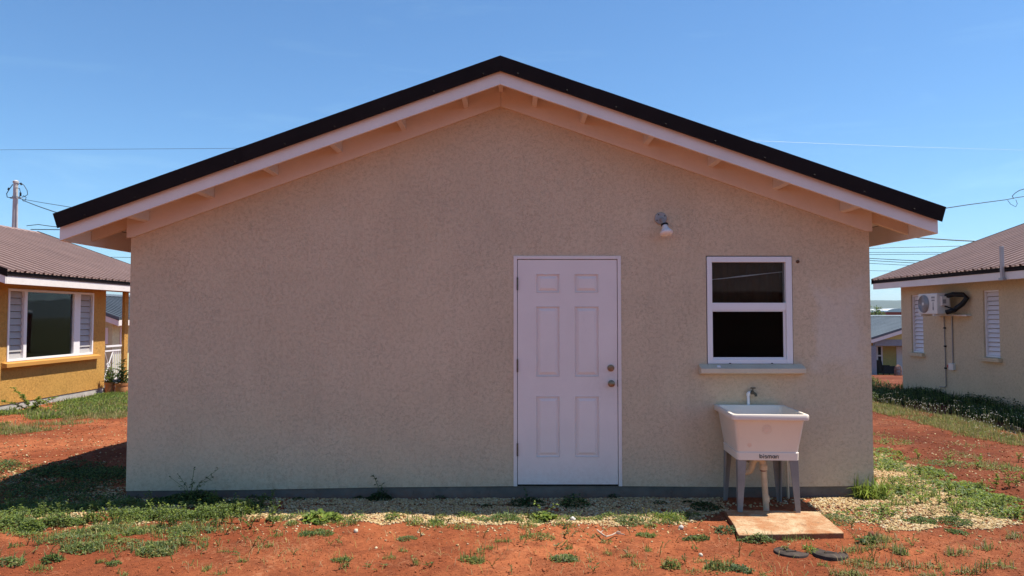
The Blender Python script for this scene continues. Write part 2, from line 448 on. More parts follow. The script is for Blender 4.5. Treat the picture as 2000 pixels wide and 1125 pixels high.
def m_hill():
    t = NT('wooded_hillside')
    n = t.noise(0.004, 6, 0.65)
    c = t.mix(t.ramp(n, [(0.35, 0.0), (0.65, 1.0)]), (0.030, 0.050, 0.026), (0.055, 0.072, 0.038))
    return t.done(c, 0.95, None, spec=0.05)
M['hill'] = m_hill()
def m_slab():
    t = NT('dusty_concrete')
    n1 = t.noise(5, 6, 0.7, 0.6); n2 = t.noise(60, 4, 0.7); n3 = t.noise(2.2, 5, 0.6)
    c = t.mix(t.ramp(n2, [(0.35, 0.0), (0.65, 1.0)]), (0.42, 0.31, 0.185), (0.56, 0.43, 0.27))
    c = t.mix(t.ramp(n1, [(0.38, 0.0), (0.60, 0.9)]), c, (0.36, 0.165, 0.075))
    c = t.mix(t.ramp(n3, [(0.50, 0.0), (0.68, 0.75)]), c, (0.31, 0.115, 0.045))
    c = t.mix(t.math('MULTIPLY', t.ramp(t.noise(11, 5, 0.7), [(0.60, 0.0), (0.66, 1.0)]), 0.5), c, (0.16, 0.10, 0.06))
    gm = t.n('ShaderNodeNewGeometry'); sp_ = t.n('ShaderNodeSeparateXYZ'); t.L(gm.outputs['True Normal'], sp_.inputs[0])
    c = t.mix(t.ramp(sp_.outputs['Z'], [(0.2, 0.85), (0.7, 0.0)]), c, (0.22, 0.085, 0.04))      # edge faces darkened: shade put into the colour, with red soil
    c = t.mix(t.math('MULTIPLY', t.ramp(t.noise(24, 5, 0.75), [(0.50, 0.0), (0.66, 1.0)]), 0.55), c, (0.33, 0.14, 0.06))
    return t.done(c, 0.95, t.bump(t.math('ADD', n2, t.math('MULTIPLY', n1, 0.8)), 0.8, 0.010), spec=0.08)
M['slab'] = m_slab()

# ------------------------------------------------------------------ ground
def vnoise(x, y, seed=0):
    """value noise, numpy"""
    xi = np.floor(x).astype(np.int64); yi = np.floor(y).astype(np.int64)
    xf = x - xi; yf = y - yi
    xf = xf * xf * (3 - 2 * xf); yf = yf * yf * (3 - 2 * yf)
    def h(a, b):
        k = (a * 374761393 + b * 668265263 + seed * 982451653) & 0xFFFFFFFF
        k = ((k ^ (k >> 13)) * 1274126177) & 0xFFFFFFFF
        return ((k ^ (k >> 16)) & 0xFFFF) / 65535.0
    a = h(xi, yi) * (1 - xf) + h(xi + 1, yi) * xf
    b = h(xi, yi + 1) * (1 - xf) + h(xi + 1, yi + 1) * xf
    return a * (1 - yf) + b * yf
def fbm(x, y, seed=0, oct=4):
    r = 0; amp = 0.5
    for o in range(oct):
        r = r + amp * (vnoise(x * 2 ** o, y * 2 ** o, seed + o) - 0.5); amp *= 0.5
    return r
def hgt(x, y):
    x = np.asarray(x, float); y = np.asarray(y, float)
    fall = -0.070 * np.clip(y - 10.5, 0, 28) - 0.02 * np.clip(y - 38.5, 0, 75)
    near = np.clip(1.0 - np.abs(y) / 60.0, 0, 1)
    bump = 0.11 * fbm(x * 0.8, y * 0.8, 3, 3) + 0.045 * fbm(x * 5, y * 5, 9, 3) + 0.014 * fbm(x * 22, y * 22, 17, 2)
    # calmer right against the house and under the tub
    calm = np.where((np.abs(x) < 4.6) & (y > -0.2) & (y < 9), 0.25, 1.0)
    tub = np.exp(-(((x - 2.1) / 0.6) ** 2 + ((y + 0.55) / 0.6) ** 2))
    return fall + bump * near * calm * (1 - 0.8 * tub)
def axis(fine0, fine1, step, mid0, mid1, mstep, far0, far1):
    a = list(np.arange(fine0, fine1, step))
    b = [v for v in np.arange(mid0, mid1, mstep) if v < fine0 - 1e-6 or v > fine1 + 1e-6]
    def far(s, e):
        r = []; v = s; st = 0.5 * (1 if e > s else -1)
        while (v < e) if e > s else (v > e):
            v += st; st *= 1.35; r.append(v)
        return r
    return np.array(sorted(set(a + b + far(mid1, far1) + far(mid0, far0))))
gx = axis(-5.2, 5.2, 0.035, -13, 13, 0.12, -9000, 9000)
gy = axis(-2.6, 0.9, 0.03, -5.0, 14, 0.12, -400, 9000)
GX, GY = np.meshgrid(gx, gy)
GZ = hgt(GX, GY)
nx, ny = len(gx), len(gy)
verts = np.stack([GX, GY, GZ], -1).reshape(-1, 3)
ii = (np.arange(ny - 1)[:, None] * nx + np.arange(nx - 1)[None, :]).reshape(-1)
quads = np.stack([ii, ii + 1, ii + 1 + nx, ii + nx], -1)

def np_mesh(name, V, Fc, mat, tint=None, parent=None, kind=None, smooth=False):
    """V (n,3), Fc (m,k) constant-size faces; tint per vertex (n,3)"""
    me = bpy.data.meshes.new(name)
    k = Fc.shape[1]; m = len(Fc)
    me.vertices.add(len(V)); me.vertices.foreach_set('co', V.astype(np.float32).ravel())
    me.loops.add(m * k); me.loops.foreach_set('vertex_index', Fc.astype(np.int32).ravel())
    me.polygons.add(m); me.polygons.foreach_set('loop_start', (np.arange(m) * k).astype(np.int32))
    if smooth: me.polygons.foreach_set('use_smooth', np.ones(m, bool))
    if tint is not None:
        ca = me.color_attributes.new('tint', 'FLOAT_COLOR', 'POINT')
        ca.data.foreach_set('color', np.concatenate([tint, np.ones((len(V), 1))], 1).astype(np.float32).ravel())
    me.materials.append(mat)
    me.update(calc_edges=True); me.validate()
    o = bpy.data.objects.new(name, me); COL.objects.link(o)
    if parent is not None: o.parent = parent
    if kind: o['kind'] = kind
    return o
ground = np_mesh('ground', verts, quads, M['soil'], kind='structure', smooth=True)
ground['label'] = 'bare red soil yard around the houses'
GZ0 = lambda x, y: float(hgt(np.array([x]), np.array([y]))[0])

# hills on the horizon
def make_hills():
    n = 160; xs = np.linspace(-5200, 5200, n)
    ridge = 128 + 60 * fbm(xs / 1400, xs * 0 + 3.3, 31, 4) * 2
    rows = [(4000, -6, 0.0), (4300, 0, 0.45), (4700, 0, 0.85), (5100, 0, 1.0), (6000, 0, 0.6)]
    V = []
    for k, (yy, z0, f) in enumerate(rows):
        wob = 14 * fbm(xs / 160, xs * 0 + k * 7.1, 40 + k, 3)
        V.append(np.stack([xs * yy / 4600, np.full(n, float(yy)), -4 + z0 + f * ridge + wob * (f > 0)], -1))
    V = np.concatenate(V); i = (np.arange(len(rows) - 1)[:, None] * n + np.arange(n - 1)[None, :]).reshape(-1)
    o = np_mesh('hills', V, np.stack([i, i + 1, i + 1 + n, i + n], -1), M['hill'], kind='structure', smooth=True)
    o['label'] = 'long low wooded hills on the hazy horizon'
make_hills()

# ------------------------------------------------------------------ main house
YB = -0.44                                   # front of the black roof trim
YF = -0.40                                   # front of the white barge board
DEPTH = 9.0
house = thing('house', 'cream stucco house with black edged gable roof and white back door, nearest to the camera', 'house', (0, 0, 0))
A = at(977, 108, YB); Lp = at(103, 418, YB); Rp = at(1848, 405, YB)
XA = A.x
sL = (A.z - Lp.z) / (XA - Lp.x); sR = (A.z - Rp.z) / (Rp.x - XA)
def rz(x, off=0.0):
    return A.z - (sL * (XA - x) if x < XA else sR * (x - XA)) - off
T_BOT = A.z - at(977, 138, YB).z             # black trim depth
F_BOT = A.z - at(976, 164.5, YF).z           # barge board bottom
W_BOT = A.z - at(978, 207, -0.03).z          # wall board bottom
XL = at(247, 900, 0).x; XR = at(1706, 900, 0).x
XFL = at(116.5, 450, YF).x; XFR = at(1832, 440, YF).x    # outer ends of barge boards

# ---- wall with openings
dx0, dx1 = at(1003, 700, 0).x, at(1213.5, 700, 0).x
dz1 = at(1100, 500, 0).z; dz0 = at(1100, 949.5, 0).z
wx0, wx1 = at(1379.5, 600, 0).x, at(1548.5, 600, 0).x
wz1 = at(1460, 499.5, 0).z; wz0 = at(1460, 711, 0).z
PZ = dz0                                     # plinth top
wb = MB()
zt = rz(XL, 0.10)
zt = min(rz(XL, 0.10), rz(XR, 0.10))
# the plinth line is not perfectly level: lower towards the left
def plz(x):
    pts = [(XL, at(247, 959, 0).z), (at(480, 957, 0).x, at(480, 957, 0).z), (at(730, 952, 0).x, at(730, 952, 0).z), (dx0, PZ), (dx1, PZ), (at(1460, 952, 0).x, at(1460, 951.5, 0).z), (XR, at(1706, 949, 0).z)]
    for (a, za), (b, zb) in zip(pts, pts[1:]):
        if x <= b + 1e-9: return za + (zb - za) * (x - a) / (b - a)
    return pts[-1][1]
U = [XL, at(480, 957, 0).x, at(730, 952, 0).x, dx0, dx1, wx0, at(1460, 952, 0).x, wx1, XR]
for u0, u1 in zip(U, U[1:]):
    cx = (u0 + u1) / 2
    if dx0 < cx < dx1: spans = [(None, dz1, None, zt)]
    elif wx0 < cx < wx1: spans = [(None, None, wz0, None), (None, wz1, None, zt)]
    else: spans = [(None, None, None, None)]
    if dx0 < cx < dx1:
        wb.poly([(u0, 0, dz1), (u1, 0, dz1), (u1, 0, zt), (u0, 0, zt)])
    elif wx0 < cx < wx1:
        wb.poly([(u0, 0, plz(u0)), (u1, 0, plz(u1)), (u1, 0, wz0), (u0, 0, wz0)])
        wb.poly([(u0, 0, wz1), (u1, 0, wz1), (u1, 0, zt), (u0, 0, zt)])
    else:
        wb.poly([(u0, 0, plz(u0)), (u1, 0, plz(u1)), (u1, 0, zt), (u0, 0, zt)])
wb.poly([(XL, 0, zt), (XR, 0, zt), (XR, 0, rz(XR, 0.10)), (XA, 0, rz(XA, 0.10)), (XL, 0, rz(XL, 0.10))])
for (x0, x1, z0, z1) in ((dx0, dx1, dz0, dz1), (wx0, wx1, wz0, wz1)):
    for a, b in (((x0, z0), (x0, z1)), ((x1, z0), (x1, z1)), ((x0, z1), (x1, z1)), ((x0, z0), (x1, z0))):
        wb.poly([(a[0], 0, a[1]), (b[0], 0, b[1]), (b[0], 0.13, b[1]), (a[0], 0.13, a[1])])
# plinth underside lip + side and rear walls
for u0, u1 in zip(U, U[1:]):
    if not dx0 < (u0 + u1) / 2 < dx1:
        wb.poly([(u0, 0, plz(u0)), (u1, 0, plz(u1)), (u1, 0.02, plz(u1)), (u0, 0.02, plz(u0))])
for X in (XL, XR):
    z0 = plz(X)
    wb.poly([(X, 0, z0), (X, DEPTH, z0), (X, DEPTH, rz(X, 0.10)), (X, 0, rz(X, 0.10))])
wb.poly([(XL, DEPTH, 0.05), (XR, DEPTH, 0.05), (XR, DEPTH, rz(XR, 0.10)), (XA, DEPTH, rz(XA, 0.10)), (XL, DEPTH, rz(XL, 0.10))])
wb.build('wall', M['stucco_cream'], house, fix=False)
pb = MB()
for u0, u1 in zip(U, U[1:]):
    pb.poly([(u0, 0.012, -0.25), (u1, 0.012, -0.25), (u1, 0.012, plz(u1) + 0.0), (u0, 0.012, plz(u0) + 0.0)])
for X, s in ((XL, 1), (XR, -1)):
    pb.poly([(X + s * .012, 0.012, -0.3), (X + s * .012, DEPTH, -0.3), (X + s * .012, DEPTH, plz(X)), (X + s * .012, 0.012, plz(X))])
pb.build('plinth', M['plinth'], house, fix=False)
# near-black box behind the openings, darkness of the unlit room in its colour
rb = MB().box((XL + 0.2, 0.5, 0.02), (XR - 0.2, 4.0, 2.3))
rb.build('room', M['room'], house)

# ---- roof
def slab_between(mb, x0, x1, y0, y1, t0, t1):
    mb.hexa([(x0, y0, rz(x0, t1)), (x1, y0, rz(x1, t1)), (x1, y1, rz(x1, t1)), (x0, y1, rz(x0, t1))],
            [(x0, y0, rz(x0, t0)), (x1, y0, rz(x1, t0)), (x1, y1, rz(x1, t0)), (x0, y1, rz(x0, t0))])
XEL, XER = Lp.x, Rp.x
rb = MB()
RY0 = YF + 0.004
e = 1e-4
slab_between(rb, XEL + 0.03, XA - e, RY0, DEPTH + 0.4, 0.006, 0.030)
slab_between(rb, XA + e, XER - 0.03, RY0, DEPTH + 0.4, 0.006, 0.030)
roof = rb.build('roof', M['roof_brown'], house)
# plywood deck seen from below
db = MB()
slab_between(db, XFL + 0.03, XA - e, YF + 0.028, DEPTH + 0.35, 0.034, 0.058)
slab_between(db, XA + e, XFR - 0.03, YF + 0.028, DEPTH + 0.35, 0.034, 0.058)
db.build('roof_deck', M['soffit'], roof)
# black trim: vertical leaf over the barge board and a top leaf over the sheet
for side, Xe, px_in in ((-1, XEL, at(112, 439, YB)), (1, XER, at(1840, 427, YB))):
    tb = MB()
    top_o = Vector((Xe, YB, rz(Xe))); bot_o = Vector((px_in.x, YB, rz(px_in.x, T_BOT)))
    top_i = Vector((XA, YB, A.z)); bot_i = Vector((XA, YB, A.z - T_BOT))
    tb.prism([top_o, top_i, bot_i, bot_o], (0, 0.012, 0))
    tb.prism([Vector((Xe, YB + 0.012, rz(Xe))), Vector((XA, YB + 0.012, A.z)), Vector((XA, YB + 0.012, A.z - 0.005)), Vector((Xe, YB + 0.012, rz(Xe) - 0.005))], (0, 0.16, 0))
    for f0, f1 in ((0.0, 0.42), (0.40, 0.78)):       # second and third lengths lap over the first
        xo, xi = Xe + (XA - Xe) * f0, Xe + (XA - Xe) * f1
        if f0 == 0.0: xo = None
        e_ = .003 if f0 == 0.0 else .0015
        tb.prism([(top_o.x if xo is None else xo, YB - e_, (rz(Xe) if xo is None else rz(xo)) + e_), (xi, YB - e_, rz(xi) + e_), (xi, YB - e_, rz(xi, T_BOT) - e_), (bot_o.x if xo is None else xo, YB - e_, (rz(bot_o.x, T_BOT) if xo is None else rz(xo, T_BOT)) - e_)], (0, e_ * .9, 0))
    trim = tb.build('rake_trim', M['black_trim'], roof, bevel=0.001)
    n = 9
    for k in range(n):
        f = (k + 0.35) / n
        x = XA + (Xe - XA) * f
        MB().lathe([(0.0, 0.0), (0.010, 0.0), (0.010, 0.006), (0.004, 0.010), (0.0, 0.010)], (x, YB, rz(x, T_BOT - 0.022)), (0, -1, 0), 7).build('screw', M['black_trim'], trim)
# eave drip trim along both long eaves
for Xe, s in ((XEL, 1), (XER, -1)):
    MB().prism([(Xe, 0, rz(Xe) - 0.001), (Xe + s * .03, 0, rz(Xe + s * .03) - .001), (Xe + s * .03, 0, rz(Xe) - 0.12), (Xe + s * .022, 0, rz(Xe) - 0.12)], (0, DEPTH, 0)).build('eave_trim', M['black_trim'], roof)
# barge boards
for Xo in (XFL, XFR):
    bb = MB().prism([(Xo, YF, rz(Xo, T_BOT - 0.05)), (XA, YF, A.z - T_BOT + 0.05), (XA, YF, A.z - F_BOT), (Xo, YF, rz(Xo, F_BOT))], (0, 0.026, 0))
    bb.build('barge_board', M['white_wood'], roof, bevel=0.002)
# eave fascias running back from the barge board
for Xo, s in ((XFL, 1), (XFR, -1)):
    MB().prism([(Xo, 0, rz(Xo, 0.06)), (Xo + s * 0.026, 0, rz(Xo + s * .026, 0.06)), (Xo + s * 0.026, 0, rz(Xo, F_BOT)), (Xo, 0, rz(Xo, F_BOT))], (0, DEPTH + 0.3, 0)).build('eave_fascia', M['white_wood'], roof, bevel=0.002).location.y = YF + 0.027
# board lying on the wall under the deck
for Xo, nx_ in ((at(247, 440, -0.03).x, 1), (at(1704, 440, -0.03).x, -1)):
    MB().prism([(Xo, -0.028, rz(Xo, 0.06)), (XA - nx_ * 0.001, -0.028, A.z - 0.06), (XA - nx_ * 0.001, -0.028, A.z - W_BOT), (Xo + nx_ * 0.05, -0.028, rz(Xo + nx_ * .05, W_BOT)), (Xo, -0.028, rz(Xo, W_BOT - 0.015))], (0, 0.026, 0)).build('wall_board', M['soffit'], roof, bevel=0.003)
# rafter tails: continue the wall line out to the eave fascia
for X0, X1 in ((XFL + 0.028, XL - 0.004), (XR + 0.004, XFR - 0.028)):
    for k, y in enumerate((0.004, 1.2, 2.4, 3.6, 4.8, 6.0)):
        d = 0.06
        MB().prism([(X0, y, rz(X0, d)), (X1, y, rz(X1, d)), (X1, y, rz(X1, 0.205)), (X0, y, rz(X0, 0.205))], (0, 0.04, 0)).build('rafter_tail', M['rawboard'], roof, bevel=0.002)
# lookouts carrying the overhang
LB = A.z - at(977, 182, 0).z
for px in (270, 400, 527, 655, 783, 908, 977, 1045, 1141, 1268, 1397, 1527, 1660):
    X = at(px, 300, -0.2).x
    if px == 977: X = XA
    w = 0.020
    z1 = rz(X, 0.062) - (0.012 if px == 977 else 0)
    zb = rz(X, LB if px == 977 else LB + .032)
    sl_ = 0 if px == 977 else (sL if X < XA else -sR)
    MB().hexa([(X - w, YF + 0.030, zb - w * sl_), (X + w, YF + 0.030, zb + w * sl_), (X + w, -0.030, zb + w * sl_), (X - w, -0.030, zb - w * sl_)],
              [(X - w, YF + 0.030, z1 - w * sl_), (X + w, YF + 0.030, z1 + w * sl_), (X + w, -0.030, z1 + w * sl_), (X - w, -0.030, z1 - w * sl_)]).build('lookout', M['soffit'], roof, bevel=0.002)

# ---- door
fr_w = at(1011, 700, 0).x - dx0
fb = MB()
YD = -0.010
fb.box((dx0, YD, dz0), (dx0 + fr_w - 0.004, 0.12, dz1)); fb.box((dx1 - fr_w + 0.006, YD, dz0), (dx1, 0.12, dz1))
fb.box((dx0 + fr_w - 0.004, YD + 0.001, dz1 - 0.028), (dx1 - fr_w + 0.006, 0.12, dz1))
fb.build('door_frame', M['door'], house, bevel=0.002)
gapb = MB().box((dx0 + 0.01, 0.045, dz0 - 0.01), (dx1 - 0.01, 0.05, dz1 - 0.01))  # near-black sheet painting the shade in the gap around the door leaf
gapb.build('door_gap_sheet', M['gap'], house)
MB().box((dx0 + fr_w - .002, 0.006, dz0 + 0.0005), (dx1 - fr_w + .004, 0.044, dz0 + 0.011)).build('threshold_gap', M['gap'], house)  # near-black strip painting the dark gap under the door
lx0 = dx0 + fr_w + 0.001; lx1 = dx1 - fr_w + 0.001; lz0 = dz0 + 0.016; lz1 = dz1 - 0.034
Yl = -0.002
def Zp(py): return at(1100, py, Yl).z
cols = [(at(1046.5, 700, Yl).x, at(1094, 700, Yl).x), (at(1122, 700, Yl).x, at(1170.5, 700, Yl).x)]
rows = [(Zp(572.4), Zp(534.7)), (Zp(736.4), Zp(597.8)), (Zp(893.3), Zp(773.3))]
holes = [(c0, c1, r0, r1) for c0, c1 in cols for r0, r1 in rows]
ldb = MB()
sheet_with_holes(ldb, lambda u, z, d: (u, Yl + d, z), (lx0, lx1), (lz0, lz1), holes, 0.0005)
for a, b in (((lx0, lz0), (lx0, lz1)), ((lx1, lz0), (lx1, lz1)), ((lx0, lz1), (lx1, lz1)), ((lx0, lz0), (lx1, lz0))):
    ldb.poly([(a[0], Yl, a[1]), (b[0], Yl, b[1]), (b[0], 0.042, b[1]), (a[0], 0.042, a[1])])
door = ldb.build('door', M['door'], house, fix=False, label='white six panel door with brass lock and knob')
for c0, c1, r0, r1 in holes:
    def ring(i, d):
        return [(c0 + i, Yl + d, r0 + i), (c1 - i, Yl + d, r0 + i), (c1 - i, Yl + d, r1 - i), (c0 + i, Yl + d, r1 - i)]
    MB().loft([ring(0, 0), ring(0.005, -0.004), ring(0.011, 0.013), ring(0.016, 0.013), ring(0.040, 0.0005), ring(0.042, -0.001)], cap0=False).build('panel', M['door'], door, fix=False)
def knob(name, px, py, prof, mat):
    p = at(px, py, Yl)
    MB().lathe(prof, p, (0, -1, 0), 22).build(name, mat, door, smooth=35)
knob('deadbolt', 1193, 718.7, [(0.0, -.002), (0.031, -.002), (0.031, 0.006), (0.027, 0.014), (0.018, 0.016), (0.018, 0.022), (0.0, 0.022)], M['brass'])
knob('knob', 1194, 749, [(0.0, -.002), (0.031, -.002), (0.031, 0.005), (0.024, 0.010), (0.012, 0.012), (0.012, 0.030), (0.022, 0.036), (0.026, 0.048), (0.022, 0.058), (0.010, 0.062), (0.0, 0.062)], M['brass'])
for py0, py1 in ((542, 567), (702, 727), (866, 891)):
    z1_, z0_ = at(1010, py0, -0.012).z, at(1010, py1, -0.012).z
    hb = MB(); xh = lx0 - 0.003
    hb.tube([(xh, -0.013, z0_), (xh, -0.013, z1_)], 0.0065, 8)
    hb.tube([(xh, -0.013, z1_), (xh, -0.013, z1_ + 0.006)], 0.004, 6)
    hb.build('hinge', M['brassdark'], door, smooth=40)
MB().box((lx1 - 0.002, Yl - 0.003, at(1208, 755, 0).z), (lx1 + 0.006, Yl + 0.01, at(1208, 742, 0).z)).build('strike_plate', M['brassdark'], door)

# ---- window
wmb = MB()
YW = -0.006
gx0, gx1 = at(1391.5, 600, YW).x, at(1536, 600, YW).x
zu1, zu0 = at(1460, 511.9, YW).z, at(1460, 591.3, YW).z
zl1, zl0 = at(1460, 608.5, YW).z, at(1460, 698.5, YW).z
ox0, ox1, oz0, oz1 = wx0 + 0.008, wx1 - 0.006, wz0 + 0.003, wz1 - 0.008
wmb.box((ox0, YW, oz0), (gx0, 0.08, oz1)); wmb.box((gx1, YW, oz0), (ox1, 0.08, oz1))
wmb.box((gx0, YW + .001, zu1), (gx1, 0.08, oz1)); wmb.box((gx0, YW + .001, oz0), (gx1, 0.08, zl0 - 0.014))
win = wmb.build('window', M['vinyl'], house, bevel=0.0025)
MB().box((gx0, YW + 0.010, zl1 + 0.012), (gx1, 0.07, zu0)).build('meeting_rail', M['vinyl'], win, bevel=0.0025)
# lower sash frame
sb = MB()
sb.box((gx0, 0.010, zl0 - 0.014), (gx1, 0.05, zl0 + 0.002)); sb.box((gx0, 0.010, zl1), (gx1, 0.05, zl1 + 0.011))
sb.box((gx0, 0.011, zl0 + .002), (gx0 + 0.006, 0.05, zl1)); sb.box((gx1 - 0.022, 0.016, zl0 + .002), (gx1, 0.05, zl1))
sb.build('sash', M['vinyl'], win, bevel=0.0015)
MB().box((gx0, 0.036, zu0), (gx1, 0.040, zu1)).build('pane', M['glass'], win)
MB().box((gx0 + .006, 0.036, zl0 + .002), (gx1 - .022, 0.040, zl1)).build('pane', M['glass'], win)
MB().box((gx0 + .006, 0.022, zl0 + .002), (gx1 - .022, 0.0225, zl1)).build('insect_screen', M['screen'], win)
cb = MB(); n = 26                                        # added brown cloth in folds, imitates the brown reflection in the pane
fr = [(gx0 - .02 + (gx1 - gx0 + .04) * k / n, 0.16 + 0.012 * math.sin(k * 1.7) + 0.006 * math.sin(k * 0.6 + 1)) for k in range(n + 1)]
for (xa, ya), (xb, yb) in zip(fr, fr[1:]):
    cb.poly([(xa, ya, zl1 + 0.03), (xb, yb, zl1 + 0.03), (xb, yb, zu1 + 0.05), (xa, ya, zu1 + 0.05)])
cb.build('reflection_cloth', M['cloth'], win, smooth=60)
p0, p1, p2 = at(1391, 546, .12), at(1450, 539.5, .12), at(1537, 530, .12)
MB().tube([p0, at(1420, 543, .12), p1, at(1490, 535, .12), p2], [0.003, 0.004, 0.007, 0.004, 0.003], 6).build('reflection_line', M['vinyl'], win, smooth=60)  # added pale tube, stands in for a white line in the reflection
for px in (1426, 1508):
    q = at(px, 710, YW); MB().box((q.x - .008, YW - .003, wz0 + .004), (q.x + .008, YW + .01, wz0 + .010)).build('weep_cover', M['gap'], win)
# sill
sx0, sx1 = at(1368, 720, -.06).x, at(1572.5, 720, -.06).x
zb_ = wz0 + 0.001
prof = [(0.0, zb_), (-0.085, at(1460, 720, -.085).z), (-0.085, at(1460, 729.5, -.085).z), (0.0, at(1460, 731, 0).z - 0.004)]
MB().prism([(sx0, y, z) for y, z in prof], (sx1 - sx0, 0, 0)).build('window_sill', m_paint('sill_paint', (0.66, 0.545, 0.40), 0.75, 0.18), house, bevel=0.004)
# rusty stub above the window's right side
q = at(1558, 511, 0)
MB().lathe([(0.0, -0.004), (0.017, -0.004), (0.015, 0.006), (0.006, 0.014), (0.0, 0.014)], q, (0, -1, 0), 9).build('wall_plug', m_flat('rust', (0.10, 0.05, 0.03), 0.9, var=.4), house)

# white chip left on the sill
q = at(1403.5, 712, -.05)
b_ = MB().loft([[(q.x - .018, -.07, 1.167), (q.x + .016, -.072, 1.166), (q.x + .02, -.05, 1.175), (q.x - .015, -.045, 1.175)],
                [(q.x - .014, -.068, 1.179), (q.x + .013, -.069, 1.177), (q.x + .015, -.052, 1.187), (q.x - .011, -.048, 1.188)]])
zs_ = prof[0][1] + (prof[1][1] - prof[0][1]) * (0.07 / 0.085)
b_.v = [(x, y, z - 1.166 + zs_ + 0.001) for x, y, z in b_.v]
tag(b_.build('plaster_chip', M['vinyl'], bevel=0.003), 'small white plaster chip left on the window sill', 'debris')

# ------------------------------------------------------------------ floodlight on the wall
q = at(1290.2, 427, 0)
lamp = thing('wall_lamp', 'outdoor flood bulb in round grey holder on the cream wall, between door and window', 'lamp', (q.x, 0, q.z))
MB().lathe([(0.0, -.004), (0.055, -.004), (0.055, 0.012), (0.050, 0.018), (0.0, 0.018)], q, (0, -1, 0), 28).build('cover_plate', M['lampgrey'], lamp, smooth=35)
for ax_, az_ in ((-.022, .034), (.034, .022), (-.036, -.018)):
    MB().lathe([(0.0, 0), (0.0065, 0), (0.0065, 0.004), (0.0, 0.004)], (q.x + ax_, -.0165, q.z + az_), (0, -1, 0), 8).build('knockout_plug', M['brassdark'], lamp)
MB().tube([(q.x + .004, -.016, q.z - .006), (q.x + .006, -.045, q.z - .012), (q.x + .012, -.070, q.z - .035), (q.x + .016, -.082, q.z - .058)], [.018, .017, .019, .023], 12).build('swivel_arm', M['lampgrey'], lamp, smooth=50)
c0 = Vector((q.x + .017, -.084, q.z - .060)); axv = Vector((.10, -.42, -1)).normalized()
MB().lathe([(0.0, 0.0), (0.031, 0.0), (0.033, 0.008), (0.031, 0.014), (0.0, 0.014)], c0, axv, 16).build('gasket', M['dark'], lamp, smooth=40)
MB().lathe([(0.018, 0.012), (0.024, 0.016), (0.026, 0.036), (0.046, 0.070), (0.057, 0.086), (0.059, 0.094), (0.054, 0.104), (0.034, 0.113), (0.0, 0.117)], c0, axv, 28).build('bulb', M['bulb'], lamp, smooth=50)

# ------------------------------------------------------------------ tap on the wall
q = at(1461.5, 790, -0.03)
tap = thing('garden_tap', 'old brass garden tap on a white standpipe above the wash tub', 'tap', (q.x, 0, q.z))
z_el = at(1461.5, 768, -.03).z
MB().tube([(q.x + .002, -.03, 0.70), (q.x, -.03, z_el - .01), (q.x, -.03, z_el)], 0.0125, 10).build('pipe', M['vinyl'], tap, smooth=40)
MB().tube([(q.x, -.03, z_el - .022), (q.x, -.03, z_el - .004), (q.x + .004, -.034, z_el + .002), (q.x + .016, -.038, z_el + .002)], 0.0165, 10).build('elbow', M['vinyl'], tap, smooth=40)
fbm_ = MB()
fbm_.tube([(q.x + .014, -.038, z_el + .002), (q.x + .046, -.044, z_el + .002)], 0.011, 10)
fbm_.tube([(q.x + .030, -.042, z_el + .0), (q.x + .036, -.043, z_el + .024)], 0.014, 10)
fbm_.tube([(q.x + .042, -.044, z_el + .004), (q.x + .058, -.050, z_el - .004), (q.x + .062, -.052, z_el - .026)], [.012, .012, .013], 10)
fbm_.build('tap_body', M['brassdark'], tap, smooth=40)
MB().tube([(q.x + .036, -.043, z_el + .02), (q.x + .038, -.044, z_el + .045)], .006, 8).build('stem', M['brassdark'], tap)
MB().tube([(q.x + .018, -.040, z_el + .047), (q.x + .060, -.048, z_el + .047)], .006, 8).build('handle', M['brassdark'], tap, smooth=40)

# ------------------------------------------------------------------ wash tub
TB = Vector((2.078, -0.352, 0.0))
tub = thing('wash_tub', 'white plastic laundry tub on grey legs against the wall under the window', 'laundry tub', TB, math.radians(-3.4))
def rr(w, d, r, z, cy=0.0, n=5):
    pts = []
    for (sx, sy, a0) in ((1, 1, 0), (-1, 1, 90), (-1, -1, 180), (1, -1, 270)):
        for k in range(n):
            a = math.radians(a0 + 90 * k / (n - 1))
            pts.append((sx * (w / 2 - r) + r * math.cos(a), cy + sy * (d / 2 - r) + r * math.sin(a), z))
    return pts
ZR = 0.828
tbm = MB()
tbm.loft([rr(.470, .470, .03, .450), rr(.492, .492, .03, .452), rr(.498, .500, .03, .512), rr(.486, .488, .03, .517), rr(.556, .602, .035, .772), rr(.572, .622, .035, .784), rr(.604, .668, .03, .784), rr(.610, .672, .03, .790), rr(.610, .672, .03, .820), rr(.602, .664, .03, ZR), rr(.560, .600, .04, ZR + .001, -.012), rr(.546, .584, .04, .818, -.012), rr(.474, .474, .05, .490), rr(.420, .420, .05, .480)])
tbm.build('basin', M['tub'], tub, smooth=32, local=True)
def leg(xt, yt, xb, yb, name='leg'):
    m = MB(); wt, wb_ = .070, .034; s1 = 1 if xt > 0 else -1; s2 = 1 if yt > 0 else -1; th = .012
    for (axis_) in (0, 1):
        def q4(x, y, w, z):
            if axis_ == 0: a = [(x, y), (x - s1 * w, y), (x - s1 * w, y - s2 * th), (x, y - s2 * th)]
            else: a = [(x, y - s2 * th * 1.01), (x - s1 * th, y - s2 * th * 1.01), (x - s1 * th, y - s2 * w), (x, y - s2 * w)]
            return [(px_, py_, z) for px_, py_ in a]
        m.hexa(q4(xb, yb, wb_, 0.0), q4(xt, yt, wt, .455))
    m.build(name, M['grey_plastic'], tub, local=True, bevel=.002)
for sx in (-1, 1):
    for sy in (-1, 1):
        leg(sx * .240, sy * .240, sx * .247, sy * .258)
